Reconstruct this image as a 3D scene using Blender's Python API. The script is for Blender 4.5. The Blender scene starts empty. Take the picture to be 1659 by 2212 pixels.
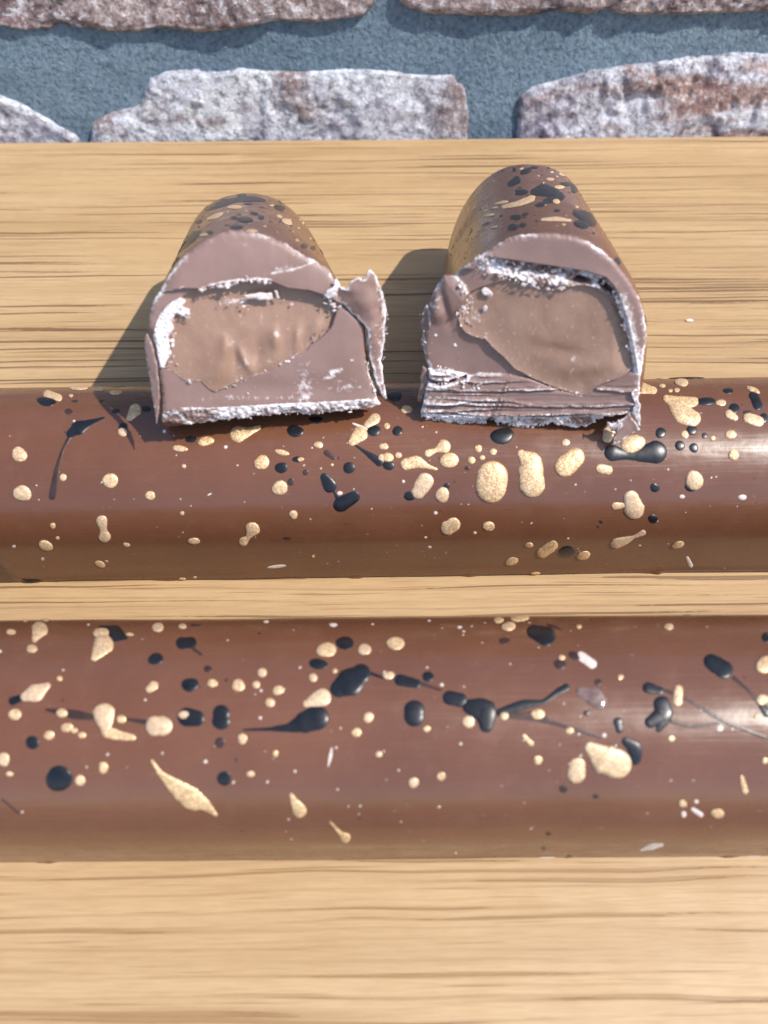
import bpy, math, random
import numpy as np
from mathutils import Vector, Matrix
from mathutils.bvhtree import BVHTree
from mathutils import geometry as geo

random.seed(7)
SC = bpy.context.scene
COL = SC.collection
R = math.radians

# ------------------------------------------------------------------ camera
H = 0.110                                    # lens height above the board
PITCH, ROLL, F = R(57.3), R(-0.5), 1550.0    # F in px of the 1659 x 2212 working frame
cd = bpy.data.cameras.new('camera'); cam = bpy.data.objects.new('camera', cd); COL.objects.link(cam)
cam.matrix_world = Matrix.Translation((0, 0, H)) @ Matrix.Rotation(math.pi/2 - PITCH, 4, 'X') @ Matrix.Rotation(ROLL, 4, 'Z')
cd.sensor_fit = 'HORIZONTAL'; cd.sensor_width = 36.0; cd.lens = 36.0*F/1659.0
cd.clip_start = 0.002; cd.clip_end = 50
cd.dof.use_dof = True; cd.dof.focus_distance = 0.129
cd.dof.aperture_fstop = (cd.lens/1000.0)/0.0013
SC.camera = cam
CAMR = cam.matrix_world.to_3x3(); CAMO = cam.matrix_world.translation.copy()

# ------------------------------------------------------------------ light
SUN = Vector((0.59, -0.15, 0.79)).normalized()           # towards the sun
w = bpy.data.worlds.new('World'); SC.world = w; w.use_nodes = True
nt = w.node_tree; bg = nt.nodes['Background']
sky = nt.nodes.new('ShaderNodeTexSky'); sky.sky_type = 'NISHITA'; sky.sun_disc = False
sky.sun_elevation = math.asin(SUN.z); sky.sun_rotation = math.atan2(SUN.x, SUN.y)
nt.links.new(sky.outputs[0], bg.inputs[0]); bg.inputs[1].default_value = 0.15
sl = bpy.data.lights.new('sun', 'SUN'); so = bpy.data.objects.new('sun', sl); COL.objects.link(so)
sl.energy = 3.3; sl.angle = R(0.6); sl.color = (1.0, 0.94, 0.86)
so.rotation_euler = (-SUN).to_track_quat('-Z', 'Y').to_euler()
SC.view_settings.view_transform = 'Standard'; SC.view_settings.look = 'None'
SC.view_settings.gamma = 1.0; SC.view_settings.use_curve_mapping = False
SC.view_settings.exposure = 0.74
SC.cycles.max_bounces = 8

# ------------------------------------------------------------------ helpers
_rng = np.random.RandomState(3)
_P = np.concatenate([_rng.permutation(512)]*3); _V = _rng.rand(512)*2-1
def vn(x, y, z=0.0):
    x, y, z = np.broadcast_arrays(np.asarray(x, float), np.asarray(y, float), np.asarray(z, float))
    xi, yi, zi = np.floor(x).astype(int), np.floor(y).astype(int), np.floor(z).astype(int)
    fx, fy, fz = x-xi, y-yi, z-zi
    q = lambda t: t*t*t*(t*(t*6-15)+10)
    fx, fy, fz = q(fx), q(fy), q(fz)
    h = lambda a, b, c: _V[_P[_P[_P[a & 511] + (b & 511)] + (c & 511)] & 511]
    l = lambda a, b, t: a+(b-a)*t
    r = [l(l(h(xi, yi, zi+k), h(xi+1, yi, zi+k), fx), l(h(xi, yi+1, zi+k), h(xi+1, yi+1, zi+k), fx), fy) for k in (0, 1)]
    return l(r[0], r[1], fz)
def fbm(x, y, z=0.0, o=4, g=0.5):
    s, a = 0, 1.0
    for k in range(o):
        s = s + a*vn(np.asarray(x)*2**k+17.3*k, np.asarray(y)*2**k+5.1*k, np.asarray(z)*2**k+9.7*k); a *= g
    return s
def sstep(a, b, x):
    t = np.clip((x-a)/(b-a), 0, 1); return t*t*(3-2*t)
def poly_sdf(px, py, poly, closed=True):
    """signed distance, positive inside (unsigned for open lines)"""
    P = np.asarray(poly, float); Q = np.roll(P, -1, 0)
    if not closed: P, Q = P[:-1], Q[:-1]
    d = np.full(px.shape, 1e9); ins = np.zeros(px.shape, bool)
    for a, b in zip(P, Q):
        ex, ey = b-a; wx, wy = px-a[0], py-a[1]
        t = np.clip((wx*ex+wy*ey)/(ex*ex+ey*ey+1e-12), 0, 1)
        d = np.minimum(d, np.hypot(wx-t*ex, wy-t*ey))
        if closed:
            c = ((a[1] > py) != (b[1] > py)) & (px < (b[0]-a[0])*(py-a[1])/(b[1]-a[1]+1e-12)+a[0]); ins ^= c
    return np.where(ins, d, -d) if closed else d

def ray(vx, vy):
    d = CAMR @ Vector(((vx-829.5)/F, -(vy-1106.0)/F, -1.0)); return d.normalized()
def rays(vx, vy):
    a = np.stack([(np.asarray(vx, float)-829.5)/F, -(np.asarray(vy, float)-1106.0)/F, -np.ones(np.shape(vx))], -1)
    return a @ np.array(CAMR).T
def hit_plane(vx, vy, p0, n):
    d = rays(vx, vy); n = np.array(n); o = np.array(CAMO)
    t = ((np.array(p0)-o) @ n)/(d @ n)
    return o + d*t[..., None]

def empty(name, loc, label, cat, group=None):
    o = bpy.data.objects.new(name, None); COL.objects.link(o); o.location = loc; o.empty_display_size = 0.01
    o['label'] = label; o['category'] = cat
    if group: o['group'] = group
    return o
def mesh(name, V, Fc, mat, parent=None, smooth=True, attrs=None, stuff=False):
    V = np.asarray(V, float).reshape(-1, 3)
    if parent is not None: V = V - np.array(parent.location)
    me = bpy.data.meshes.new(name); me.from_pydata(V.tolist(), [], Fc); me.update()
    if smooth: me.polygons.foreach_set('use_smooth', [True]*len(me.polygons))
    for k, v in (attrs or {}).items():
        at = me.attributes.new(k, 'FLOAT', 'POINT'); at.data.foreach_set('value', np.asarray(v, np.float32).ravel())
    me.materials.append(mat)
    o = bpy.data.objects.new(name, me); COL.objects.link(o)
    if parent is not None: o.parent = parent
    if stuff: o['kind'] = 'stuff'
    return o
def gridfaces(nr, nc, wrap=False, off=0, flip=False):
    r, c = np.meshgrid(np.arange(nr-1), np.arange(nc if wrap else nc-1), indexing='ij'); c2 = (c+1) % nc
    f = np.stack([r*nc+c, r*nc+c2, (r+1)*nc+c2, (r+1)*nc+c], -1).reshape(-1, 4)+off
    return (f[:, ::-1] if flip else f).tolist()

# ------------------------------------------------------------------ materials
def mat(name):
    m = bpy.data.materials.new(name); m.use_nodes = True
    return m, m.node_tree, m.node_tree.nodes['Principled BSDF']
class NB:
    """small node-building helper"""
    def __init__(s, t): s.t = t
    def n(s, k, **kw):
        a = s.t.nodes.new(k)
        for q, v in kw.items(): setattr(a, q, v)
        return a
    def l(s, a, b): s.t.links.new(a, b)
    def coord(s, scale=(1, 1, 1), kind='Object', rot=(0, 0, 0)):
        c = s.n('ShaderNodeTexCoord'); m = s.n('ShaderNodeMapping'); s.l(c.outputs[kind], m.inputs[0])
        m.inputs['Scale'].default_value = scale; m.inputs['Rotation'].default_value = rot; return m.outputs[0]
    def noise(s, vec, scale, detail=3, rough=0.5, dist=0.0):
        a = s.n('ShaderNodeTexNoise'); s.l(vec, a.inputs['Vector']); a.inputs['Scale'].default_value = scale
        a.inputs['Detail'].default_value = detail; a.inputs['Roughness'].default_value = rough; a.inputs['Distortion'].default_value = dist
        return a.outputs['Fac']
    def ramp(s, fac, stops):
        a = s.n('ShaderNodeValToRGB'); s.l(fac, a.inputs[0]); e = a.color_ramp.elements
        while len(e) > 1: e.remove(e[-1])
        for i, (p, c) in enumerate(stops):
            x = e[0] if i == 0 else e.new(p)
            x.position = p; x.color = c if len(c) == 4 else (*c, 1)
        return a.outputs[0]
    def g(s, fac, a, b, va=0.0, vb=1.0):
        m = s.n('ShaderNodeMapRange'); s.l(fac, m.inputs[0]); m.inputs[1].default_value = a; m.inputs[2].default_value = b
        m.inputs[3].default_value = va; m.inputs[4].default_value = vb; return m.outputs[0]
    def mix(s, fac, a, b, mode='MIX'):
        m = s.n('ShaderNodeMix', data_type='RGBA', blend_type=mode)
        for v, i in ((fac, 0), (a, 6), (b, 7)):
            if hasattr(v, 'is_linked'): s.l(v, m.inputs[i])
            elif i == 0: m.inputs[0].default_value = v
            else: m.inputs[i].default_value = (*v, 1)
        return m.outputs[2]
    def math(s, op, a, b=0.5):
        m = s.n('ShaderNodeMath', operation=op)
        for v, i in ((a, 0), (b, 1)):
            if hasattr(v, 'is_linked'): s.l(v, m.inputs[i])
            else: m.inputs[i].default_value = v
        return m.outputs[0]
    def attr(s, name):
        a = s.n('ShaderNodeAttribute', attribute_name=name); return a.outputs['Fac']
    def bump(s, h, dist, strength=1.0, prev=None):
        b = s.n('ShaderNodeBump'); s.l(h, b.inputs['Height']); b.inputs['Distance'].default_value = dist
        b.inputs['Strength'].default_value = strength
        if prev is not None: s.l(prev, b.inputs['Normal'])
        return b.outputs[0]

def m_shell():
    m, t, p = mat('chocolate_shell'); n = NB(t); c = n.coord()
    big = n.noise(c, 60, 3, 0.55); mid = n.noise(c, 330, 4, 0.6); fine = n.noise(c, 1400, 3, 0.6)
    col = n.ramp(big, [(0.3, (0.126, 0.049, 0.024)), (0.7, (0.156, 0.063, 0.032))])
    col = n.mix(n.g(mid, 0.55, 0.8, 0, 0.35), col, (0.180, 0.085, 0.050))
    v = n.n('ShaderNodeTexVoronoi'); n.l(c, v.inputs['Vector']); v.inputs['Scale'].default_value = 420
    pin = n.g(v.outputs['Distance'], 0.05, 0.09, 1, 0)          # rare pin-prick bubbles
    sep = n.n('ShaderNodeSeparateColor'); n.l(v.outputs['Color'], sep.inputs[0])
    pin = n.math('MULTIPLY', pin, n.g(sep.outputs[0], 0.80, 0.82, 0, 1))
    n.l(n.mix(pin, col, (0.05, 0.02, 0.012)), p.inputs['Base Color'])
    scr = n.noise(n.coord((70, 1500, 1500)), 1.5, 2, 0.5); scuff = n.noise(n.coord((25, 70, 70)), 1.0, 4, 0.65)
    ro = n.math('ADD', n.g(scuff, 0.3, 0.7, 0.16, 0.30), n.g(scr, 0.5, 0.75, 0, 0.12))
    n.l(n.math('ADD', ro, n.g(mid, 0.4, 0.75, 0, 0.10)), p.inputs['Roughness'])
    b = n.bump(n.noise(c, 260, 2, 0.5), 0.00012, 0.22); b = n.bump(scr, 0.00003, 0.3, b); b = n.bump(fine, 0.00002, 0.4, b); b = n.bump(pin, 0.00006, -0.8, b)
    n.l(b, p.inputs['Normal']); p.inputs['IOR'].default_value = 1.6
    return m
def m_cut():
    m, t, p = mat('cut_chocolate'); n = NB(t); c = n.coord()
    big = n.noise(c, 130, 4, 0.6); fine = n.noise(c, 2600, 3, 0.6)
    col = n.ramp(big, [(0.3, (0.212, 0.128, 0.106)), (0.7, (0.258, 0.163, 0.141))])
    wh = n.attr('white'); brk = n.noise(c, 1500, 4, 0.65)
    f = n.g(n.math('ADD', wh, n.g(brk, 0.3, 0.7, -0.32, 0.32)), 0.25, 0.85)
    col = n.mix(f, col, n.ramp(brk, [(0.35, (0.55, 0.47, 0.46)), (0.6, (0.85, 0.80, 0.80))]))
    n.l(col, p.inputs['Base Color'])
    n.l(n.g(f, 0, 1, 0.5, 0.85), p.inputs['Roughness'])
    b = n.bump(fine, 0.00003, 0.3); b = n.bump(n.math('MULTIPLY', brk, f), 0.00025, 0.7, b)
    p.inputs['Subsurface Weight'].default_value = 0.15; p.inputs['Subsurface Radius'].default_value = (1.0, 0.6, 0.45); p.inputs['Subsurface Scale'].default_value = 0.0005
    n.l(b, p.inputs['Normal']); return m
def m_fill():
    m, t, p = mat('filling'); n = NB(t); c = n.coord()
    big = n.noise(c, 160, 4, 0.6); grain = n.noise(n.coord((1, 1, 0.45)), 1900, 4, 0.7)
    col = n.ramp(big, [(0.3, (0.236, 0.134, 0.090)), (0.7, (0.296, 0.182, 0.130))])
    spk = n.g(grain, 0.60, 0.74)
    col = n.mix(n.math('MULTIPLY', spk, 0.55), col, (0.55, 0.42, 0.36))
    wh = n.attr('white'); f = n.g(n.math('ADD', wh, n.g(grain, 0.3, 0.7, -0.35, 0.35)), 0.3, 0.8)
    col = n.mix(f, col, (0.72, 0.64, 0.62))
    n.l(col, p.inputs['Base Color']); n.l(n.g(grain, 0.3, 0.7, 0.36, 0.56), p.inputs['Roughness'])
    b = n.bump(grain, 0.00010, 0.45); b = n.bump(n.noise(c, 500, 2, 0.5), 0.0002, 0.25, b)
    n.l(b, p.inputs['Normal']); return m
def m_gold():
    m, t, p = mat('gold_lustre'); n = NB(t); c = n.coord()
    v = n.n('ShaderNodeTexVoronoi'); n.l(c, v.inputs['Vector']); v.inputs['Scale'].default_value = 4200
    sep = n.n('ShaderNodeSeparateColor'); n.l(v.outputs['Color'], sep.inputs[0])
    col = n.ramp(sep.outputs[0], [(0.0, (0.46, 0.27, 0.125)), (0.5, (0.64, 0.41, 0.205)), (1.0, (0.90, 0.66, 0.37))])
    oi = n.n('ShaderNodeObjectInfo'); col = n.mix(n.g(oi.outputs['Random'], 0, 1, 0, 0.55), col, (0.60, 0.44, 0.31))
    n.l(col, p.inputs['Base Color']); p.inputs['Metallic'].default_value = 0.28
    n.l(n.g(sep.outputs[1], 0, 1, 0.3, 0.6), p.inputs['Roughness'])
    b = n.bump(v.outputs['Distance'], 0.00006, 0.5); b = n.bump(n.noise(c, 1300, 3, 0.6), 0.0002, 0.4, b)
    n.l(b, p.inputs['Normal']); return m
def m_simple(name, col, rough, scale=900, var=0.25, bumpd=0.00005):
    m, t, p = mat(name); n = NB(t); c = n.coord(); q = n.noise(c, scale, 4, 0.6)
    n.l(n.ramp(q, [(0.3, tuple(x*(1-var) for x in col)), (0.7, tuple(x*(1+var) for x in col))]), p.inputs['Base Color'])
    n.l(n.g(q, 0.3, 0.7, rough*0.85, rough*1.15), p.inputs['Roughness'])
    n.l(n.bump(q, bumpd, 0.5), p.inputs['Normal']); return m
def m_clear():
    m, t, p = mat('clear_glaze'); n = NB(t); c = n.coord()
    q = n.noise(c, 900, 3, 0.6); n.l(n.ramp(q, [(0.3, (0.20, 0.12, 0.10)), (0.7, (0.34, 0.24, 0.22))]), p.inputs['Base Color'])
    p.inputs['Roughness'].default_value = 0.12; p.inputs['Transmission Weight'].default_value = 0.35
    n.l(n.bump(q, 0.0002, 0.5), p.inputs['Normal']); return m
def m_wood():
    m, t, p = mat('oak'); n = NB(t)
    def warp(scale, rot, amp, ws):
        """grain-aligned coordinates that wander a little across the board"""
        add = n.n('ShaderNodeVectorMath', operation='ADD'); n.l(n.coord(scale, rot=(0, 0, R(rot))), add.inputs[0])
        cmb = n.n('ShaderNodeCombineXYZ'); n.l(n.g(n.noise(n.coord(ws), 1.0, 2, 0.5), 0, 1, -amp, amp), cmb.inputs[1])
        n.l(cmb.outputs[0], add.inputs[1]); return add.outputs[0]
    tone = n.noise(n.coord((9, 30, 10)), 1.0, 4, 0.55, 0.3)
    blot = n.noise(n.coord((120, 190, 60)), 1.0, 4, 0.6)
    band = n.noise(warp((6, 230, 40), 0.4, 2.0, (12, 25, 10)), 1.0, 2, 0.5)
    fib = n.noise(n.coord((160, 3400, 400)), 1.0, 3, 0.6)
    col = n.ramp(tone, [(0.25, (0.355, 0.225, 0.104)), (0.5, (0.41, 0.270, 0.136)), (0.75, (0.465, 0.320, 0.174))])
    col = n.mix(n.g(band, 0.38, 0.62, 0.0, 0.45), col, (0.51, 0.352, 0.186))
    col = n.mix(n.g(blot, 0.45, 0.75, 0.0, 0.22), col, (0.33, 0.195, 0.078))
    col = n.mix(n.g(fib, 0.42, 0.72, 0, 0.34), col, (0.25, 0.14, 0.053))
    dens = n.noise(n.coord((7, 60, 10)), 1.0, 2, 0.5)
    sx = n.n('ShaderNodeSeparateXYZ'); tc = n.n('ShaderNodeTexCoord'); n.l(tc.outputs['Object'], sx.inputs[0])
    plain = n.g(sx.outputs[1], 0.0, 0.06, 1.0, 0.0)               # the front of the board is plainer wood
    thr = n.math('ADD', n.g(dens, 0.3, 0.7, 0.05, -0.035), n.math('MULTIPLY', plain, 0.012))
    keep = n.g(plain, 0, 1, 1.0, 0.14)
    q1 = n.math('SUBTRACT', n.noise(warp((13, 1350, 20), -0.5, 2.2, (16, 34, 10)), 1.0, 0.6, 0.4), thr)
    q2 = n.math('SUBTRACT', n.noise(warp((36, 2600, 60), 0.4, 2.5, (20, 40, 10)), 1.0, 1.0, 0.4), thr)
    q3 = n.math('SUBTRACT', n.noise(warp((9, 900, 31), 0.1, 1.5, (13, 30, 10)), 1.0, 0.6, 0.4), thr)
    jit = n.g(n.noise(n.coord((500, 2500, 200)), 1.0, 2, 0.6), 0.3, 0.7, -0.018, 0.018)
    line = n.g(n.math('ADD', q1, jit), 0.640, 0.672, 0, 1); tick = n.g(q2, 0.645, 0.70, 0, 0.55); long_ = n.g(n.math('ADD', q3, jit), 0.655, 0.680, 0, 1)
    col = n.mix(n.math('MULTIPLY', n.g(q1, 0.49, 0.66, 0, 1), n.g(plain, 0, 1, 0.24, 0.62)), col, (0.26, 0.14, 0.050))
    col = n.mix(n.math('MULTIPLY', n.math('MULTIPLY', long_, 0.25), keep), col, (0.12, 0.056, 0.019))
    col = n.mix(n.math('MULTIPLY', n.math('MULTIPLY', line, 0.66), keep), col, (0.085, 0.036, 0.012))
    col = n.mix(tick, col, (0.15, 0.070, 0.024))
    n.l(col, p.inputs['Base Color'])
    n.l(n.g(blot, 0.3, 0.7, 0.50, 0.62), p.inputs['Roughness'])
    hh = n.math('SUBTRACT', n.math('MULTIPLY', fib, 0.3), line)
    n.l(n.bump(hh, 0.00025, 0.5), p.inputs['Normal']); return m
def m_brick(name, c1, c2, c3, seed):
    m, t, p = mat(name); n = NB(t); c = n.coord()
    mp = c.node; mp.inputs['Location'].default_value = (seed*1.7, seed*0.9, seed*2.3)
    q = n.noise(c, 55, 5, 0.62, 0.4); g = n.noise(c, 420, 5, 0.72); s = n.noise(c if seed != 3 else n.coord((0.5, 1, 3.2), rot=(0, R(22), 0)), 34, 4, 0.6, 0.6); f = n.noise(c, 1300, 3, 0.7)
    col = n.ramp(q, [(0.36, c2), (0.50, c1), (0.66, tuple(min(1, x*1.2) for x in c1))])
    col = n.mix(n.g(s, 0.54, 0.64, 0, 0.85), col, c3)
    col = n.mix(n.g(g, 0.36, 0.52, 0.85, 0.0), col, tuple(x*0.36 for x in c2))
    col = n.mix(n.g(g, 0.53, 0.62, 0.0, 0.75), col, (0.92, 0.93, 0.97))
    n.l(col, p.inputs['Base Color']); p.inputs['Roughness'].default_value = 0.9
    b = n.bump(g, 0.0030, 1.0); b = n.bump(f, 0.0009, 0.9, b); b = n.bump(q, 0.003, 0.5, b); n.l(b, p.inputs['Normal']); return m
def m_mortar():
    m, t, p = mat('mortar'); n = NB(t); c = n.coord()
    q = n.noise(c, 30, 4, 0.6); g = n.noise(c, 800, 4, 0.75); st = n.noise(c, 12, 3, 0.5)
    col = n.ramp(q, [(0.3, (0.14, 0.21, 0.275)), (0.7, (0.21, 0.295, 0.365))])
    col = n.mix(n.g(st, 0.5, 0.7, 0, 0.45), col, (0.25, 0.31, 0.335))
    col = n.mix(n.g(g, 0.34, 0.52, 0.75, 0.0), col, (0.045, 0.09, 0.14))
    col = n.mix(n.g(g, 0.56, 0.72, 0.0, 0.5), col, (0.40, 0.47, 0.54))
    n.l(col, p.inputs['Base Color']); p.inputs['Roughness'].default_value = 0.95
    b = n.bump(g, 0.0020, 1.0); n.l(n.bump(n.noise(c, 220, 4, 0.6), 0.002, 0.6, b), p.inputs['Normal']); return m

M = dict(shell=m_shell(), cut=m_cut(), fill=m_fill(), gold=m_gold(), wood=m_wood(), mortar=m_mortar(), clear=m_clear(),
         black=m_simple('black_cocoa_butter', (0.0085, 0.0095, 0.012), 0.33, 700, 0.3),
         brown=m_simple('dark_cocoa_butter', (0.042, 0.022, 0.017), 0.33, 700, 0.3),
         pale=m_simple('pale_fleck', (0.62, 0.52, 0.46), 0.6, 2500, 0.2, 0.00012),
         crumb=m_simple('pale_crumb', (0.64, 0.55, 0.53), 0.85, 3000, 0.25, 0.0002),
         crumb_dark=m_simple('chocolate_crumb', (0.30, 0.20, 0.175), 0.8, 3000, 0.25, 0.0002))

# ------------------------------------------------------------------ board
WALLY = 0.1935
def build_board():
    x0, x1, y0, y1, th, bv = -0.42, 0.42, -0.0085, WALLY-0.0012, 0.022, 0.0012
    pr = [(y0, -th), (y0, -bv)] + [(y0+bv*(1-math.cos(a)), -bv+bv*math.sin(a)) for a in np.linspace(0.2, math.pi/2, 5)]
    pr += [(y1-bv+bv*math.sin(a), -bv+bv*math.cos(a)) for a in np.linspace(0, math.pi/2, 6)] + [(y1, -th)]
    xs = np.linspace(x0, x1, 9)
    V = [(x, y, z) for x in xs for y, z in pr]; n = len(pr)
    Fc = gridfaces(len(xs), n, wrap=True) + [list(range(n))[::-1], [len(V)-n+i for i in range(n)]]
    o = mesh('wooden_board', V, Fc, M['wood'], smooth=False)
    o['label'] = 'pale oak board with dark grain lines that the chocolate lies on'; o['category'] = 'board'; o['kind'] = 'structure'
build_board()
def build_ground():  # out-of-view grey sheet, added for its reflection in the bars
    V = [(-9, -9, -0.74), (9, -9, -0.74), (9, 9, -0.74), (-9, 9, -0.74)]
    o = mesh('ground', V, [[0, 1, 2, 3]], m_simple('groundplane', (0.13, 0.125, 0.125), 0.9, 14, 0.25, 0.002), smooth=False)
    o['kind'] = 'structure'; o['label'] = 'grey paving added far below the oak board for its reflection in the chocolate'; o['category'] = 'ground'
build_ground()

# ------------------------------------------------------------------ brick wall
def resample_polar(poly, c, n):
    """radius about c as a function of angle, from a roughly star-shaped polygon"""
    P = np.asarray(poly, float); D = []
    for a, b in zip(P, np.roll(P, -1, 0)):
        k = max(2, int(np.hypot(*(b-a))/(np.ptp(P)/300)))
        for t in np.arange(k)/k: D.append(a+(b-a)*t)
    D = np.array(D)-np.asarray(c); an = np.arctan2(D[:, 1], D[:, 0]); r = np.hypot(D[:, 0], D[:, 1])
    i = np.argsort(an); an, r = an[i], r[i]
    A = np.linspace(-math.pi, math.pi, n, endpoint=False)
    return A, np.interp(A, np.r_[an[-1]-2*math.pi, an, an[0]+2*math.pi], np.r_[r[-1], r, r[0]])
def smooth_poly(P, k=2):
    P = np.asarray(P, float)
    for _ in range(k):
        Q = np.roll(P, -1, 0); P = np.stack([P*.75+Q*.25, P*.25+Q*.75], 1).reshape(-1, 2)
    return P
def build_wall():
    lean = R(14)                                    # the wall panel leans back from the board
    up = np.array((0, math.sin(lean), math.cos(lean))); wn = np.array((0, -math.cos(lean), math.sin(lean))); w0 = np.array((0, WALLY, 0.0))
    def place(x, d, sl): return w0 + x[..., None]*np.array((1., 0, 0)) + sl[..., None]*up - d[..., None]*wn      # d: depth behind the face plane
    root = empty('brick_wall', (0, WALLY, 0), 'rough whitewashed brick wall with wide blue-grey mortar behind the board', 'wall')
    wp = tuple(w0-0.0015*wn)
    xs = np.linspace(-0.36, 0.36, 300); zs = np.linspace(-0.03, 0.17, 120)
    X, Z = np.meshgrid(xs, zs)
    dy = fbm(X*45, Z*45, 1.0, 4)*0.0010 + fbm(X*320, Z*320, 4, 3)*0.00035
    mesh('mortar', place(X, 0.0022-dy*0.8, Z), gridfaces(120, 300), M['mortar'], root)
    white = ((0.80, 0.82, 0.89), (0.50, 0.47, 0.55), (0.36, 0.23, 0.20))
    mauve = ((0.76, 0.75, 0.81), (0.38, 0.34, 0.43), (0.44, 0.23, 0.16))
    pink = ((0.54, 0.42, 0.40), (0.30, 0.21, 0.21), (0.24, 0.11, 0.12))
    rows = [
      # lower course as the photograph shows it (working-frame px on the wall plane)
      ([(-420, 180), (-300, 160), (-120, 168), (-20, 200), (50, 222), (110, 256), (165, 292), (178, 330), (120, 420), (-150, 430), (-400, 425)], white, 0.0066, 1),
      ([(186, 318), (196, 262), (240, 240), (300, 226), (322, 168), (370, 152), (470, 158), (520, 146), (640, 152), (760, 146), (840, 150), (900, 158), (985, 160), (1008, 190), (1018, 250), (1014, 330), (1000, 430), (600, 440), (210, 430)], white, 0.0078, 2),
      ([(1112, 300), (1118, 210), (1150, 186), (1210, 172), (1290, 150), (1400, 134), (1500, 122), (1600, 114), (1700, 112), (1850, 120), (1960, 150), (1985, 260), (1975, 420), (1500, 440), (1120, 430)], mauve, 0.0078, 3),
      ([(2070, 170), (2200, 140), (2500, 150), (2700, 170), (2710, 420), (2080, 430)], white, 0.007, 4),
      ([(-1300, 150), (-1000, 160), (-560, 165), (-520, 260), (-530, 420), (-1250, 420)], mauve, 0.007, 5),
      # upper course
      ([(-260, -140), (-270, 10), (-150, 40), (0, 46), (55, 58), (118, 52), (126, 40), (170, 50), (240, 58), (300, 58), (355, 48), (430, 58), (520, 50), (600, 34), (690, 38), (790, 24), (815, -8), (812, -130), (500, -145), (100, -150)], pink, 0.0095, 6),
      ([(846, -130), (848, -20), (880, 8), (940, 22), (985, 20), (1080, 26), (1170, 20), (1190, 10), (1275, 20), (1310, 8), (1350, 20), (1500, 20), (1659, 14), (1850, 16), (1990, 10), (2010, -130), (1500, -150)], pink, 0.0095, 7),
      ([(2090, -140), (2085, 10), (2300, 20), (2700, 14), (2800, -130)], white, 0.009, 8),
      ([(-1350, -140), (-1340, 20), (-700, 24), (-350, 14), (-345, -130), (-800, -150)], pink, 0.009, 9),
    ]
    x = -900
    for k in range(4):                         # one more course above the frame
        wd = 820
        rows.append(([(x, -420), (x+8, -200), (x+wd*.3, -186), (x+wd*.7, -192), (x+wd-10, -204), (x+wd, -430)], (white, pink, mauve, pink)[k], 0.009, 12+k)); x += wd+75
    for poly, cols, T, seed in rows:
        if seed >= 6: poly = [(a, b+13) for a, b in poly]
        P = np.asarray(poly, float); lo, hi = P.min(0), P.max(0); c = (lo+hi)/2
        if seed in (1, 2, 3): c[1] = 330
        nA, nR = 420, 60
        A, r = resample_polar(P, c, nA)
        r = r*(1+0.020*fbm(np.cos(A)*16+seed, np.sin(A)*16, seed, 5, .6))
        rho = np.linspace(0, 1, nR)**0.75
        px = c[0]+np.outer(rho, r*np.cos(A)); py = c[1]+np.outer(rho, r*np.sin(A))
        W0 = hit_plane(px, py, wp, wn)-w0; W = np.stack([W0[..., 0], 0*px, W0 @ up], -1)
        e = poly_sdf(px, py, P)*0.000128
        h = T*(1-np.exp(-np.clip(e, 0, 1)/0.0011)) + fbm(W[..., 0]*55, W[..., 2]*70, seed, 4)*0.0040*sstep(0, .004, e)
        h += fbm(W[..., 0]*330, W[..., 2]*330, seed+3, 3)*0.0022*sstep(0, .0015, e)
        h = np.maximum(h, T*0.8*sstep(0, .0012, e)+0.0012*vn(W[..., 0]*160, W[..., 2]*160, seed)*sstep(0, .0012, e))
        if seed == 3:                           # slanting strata and a hollow on the right-hand brick
            h += 0.0028*np.exp(-((py-(300-(px-1330)*0.42))/26)**2)*sstep(1250, 1400, px) - 0.0030*np.exp(-((py-(235-(px-1300)*0.26))/30)**2)*sstep(1180, 1300, px)
        if seed == 1:
            h += 0.002*np.exp(-((py-(215+(px)*0.55))/12)**2)
        Wd = 0.0030-np.minimum(h*0.32, 0.0032)
        WW = place(W[..., 0], Wd, W[..., 2]); rim = place(W[-1, :, 0], np.full(nA, 0.010), W[-1, :, 2])
        V = np.concatenate([WW.reshape(-1, 3), rim])
        Fc = gridfaces(nR+1, nA, wrap=True, flip=False)
        mesh('brick', V, Fc, m_brick('brick_%d' % seed, *cols, seed), root)
build_wall()

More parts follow.
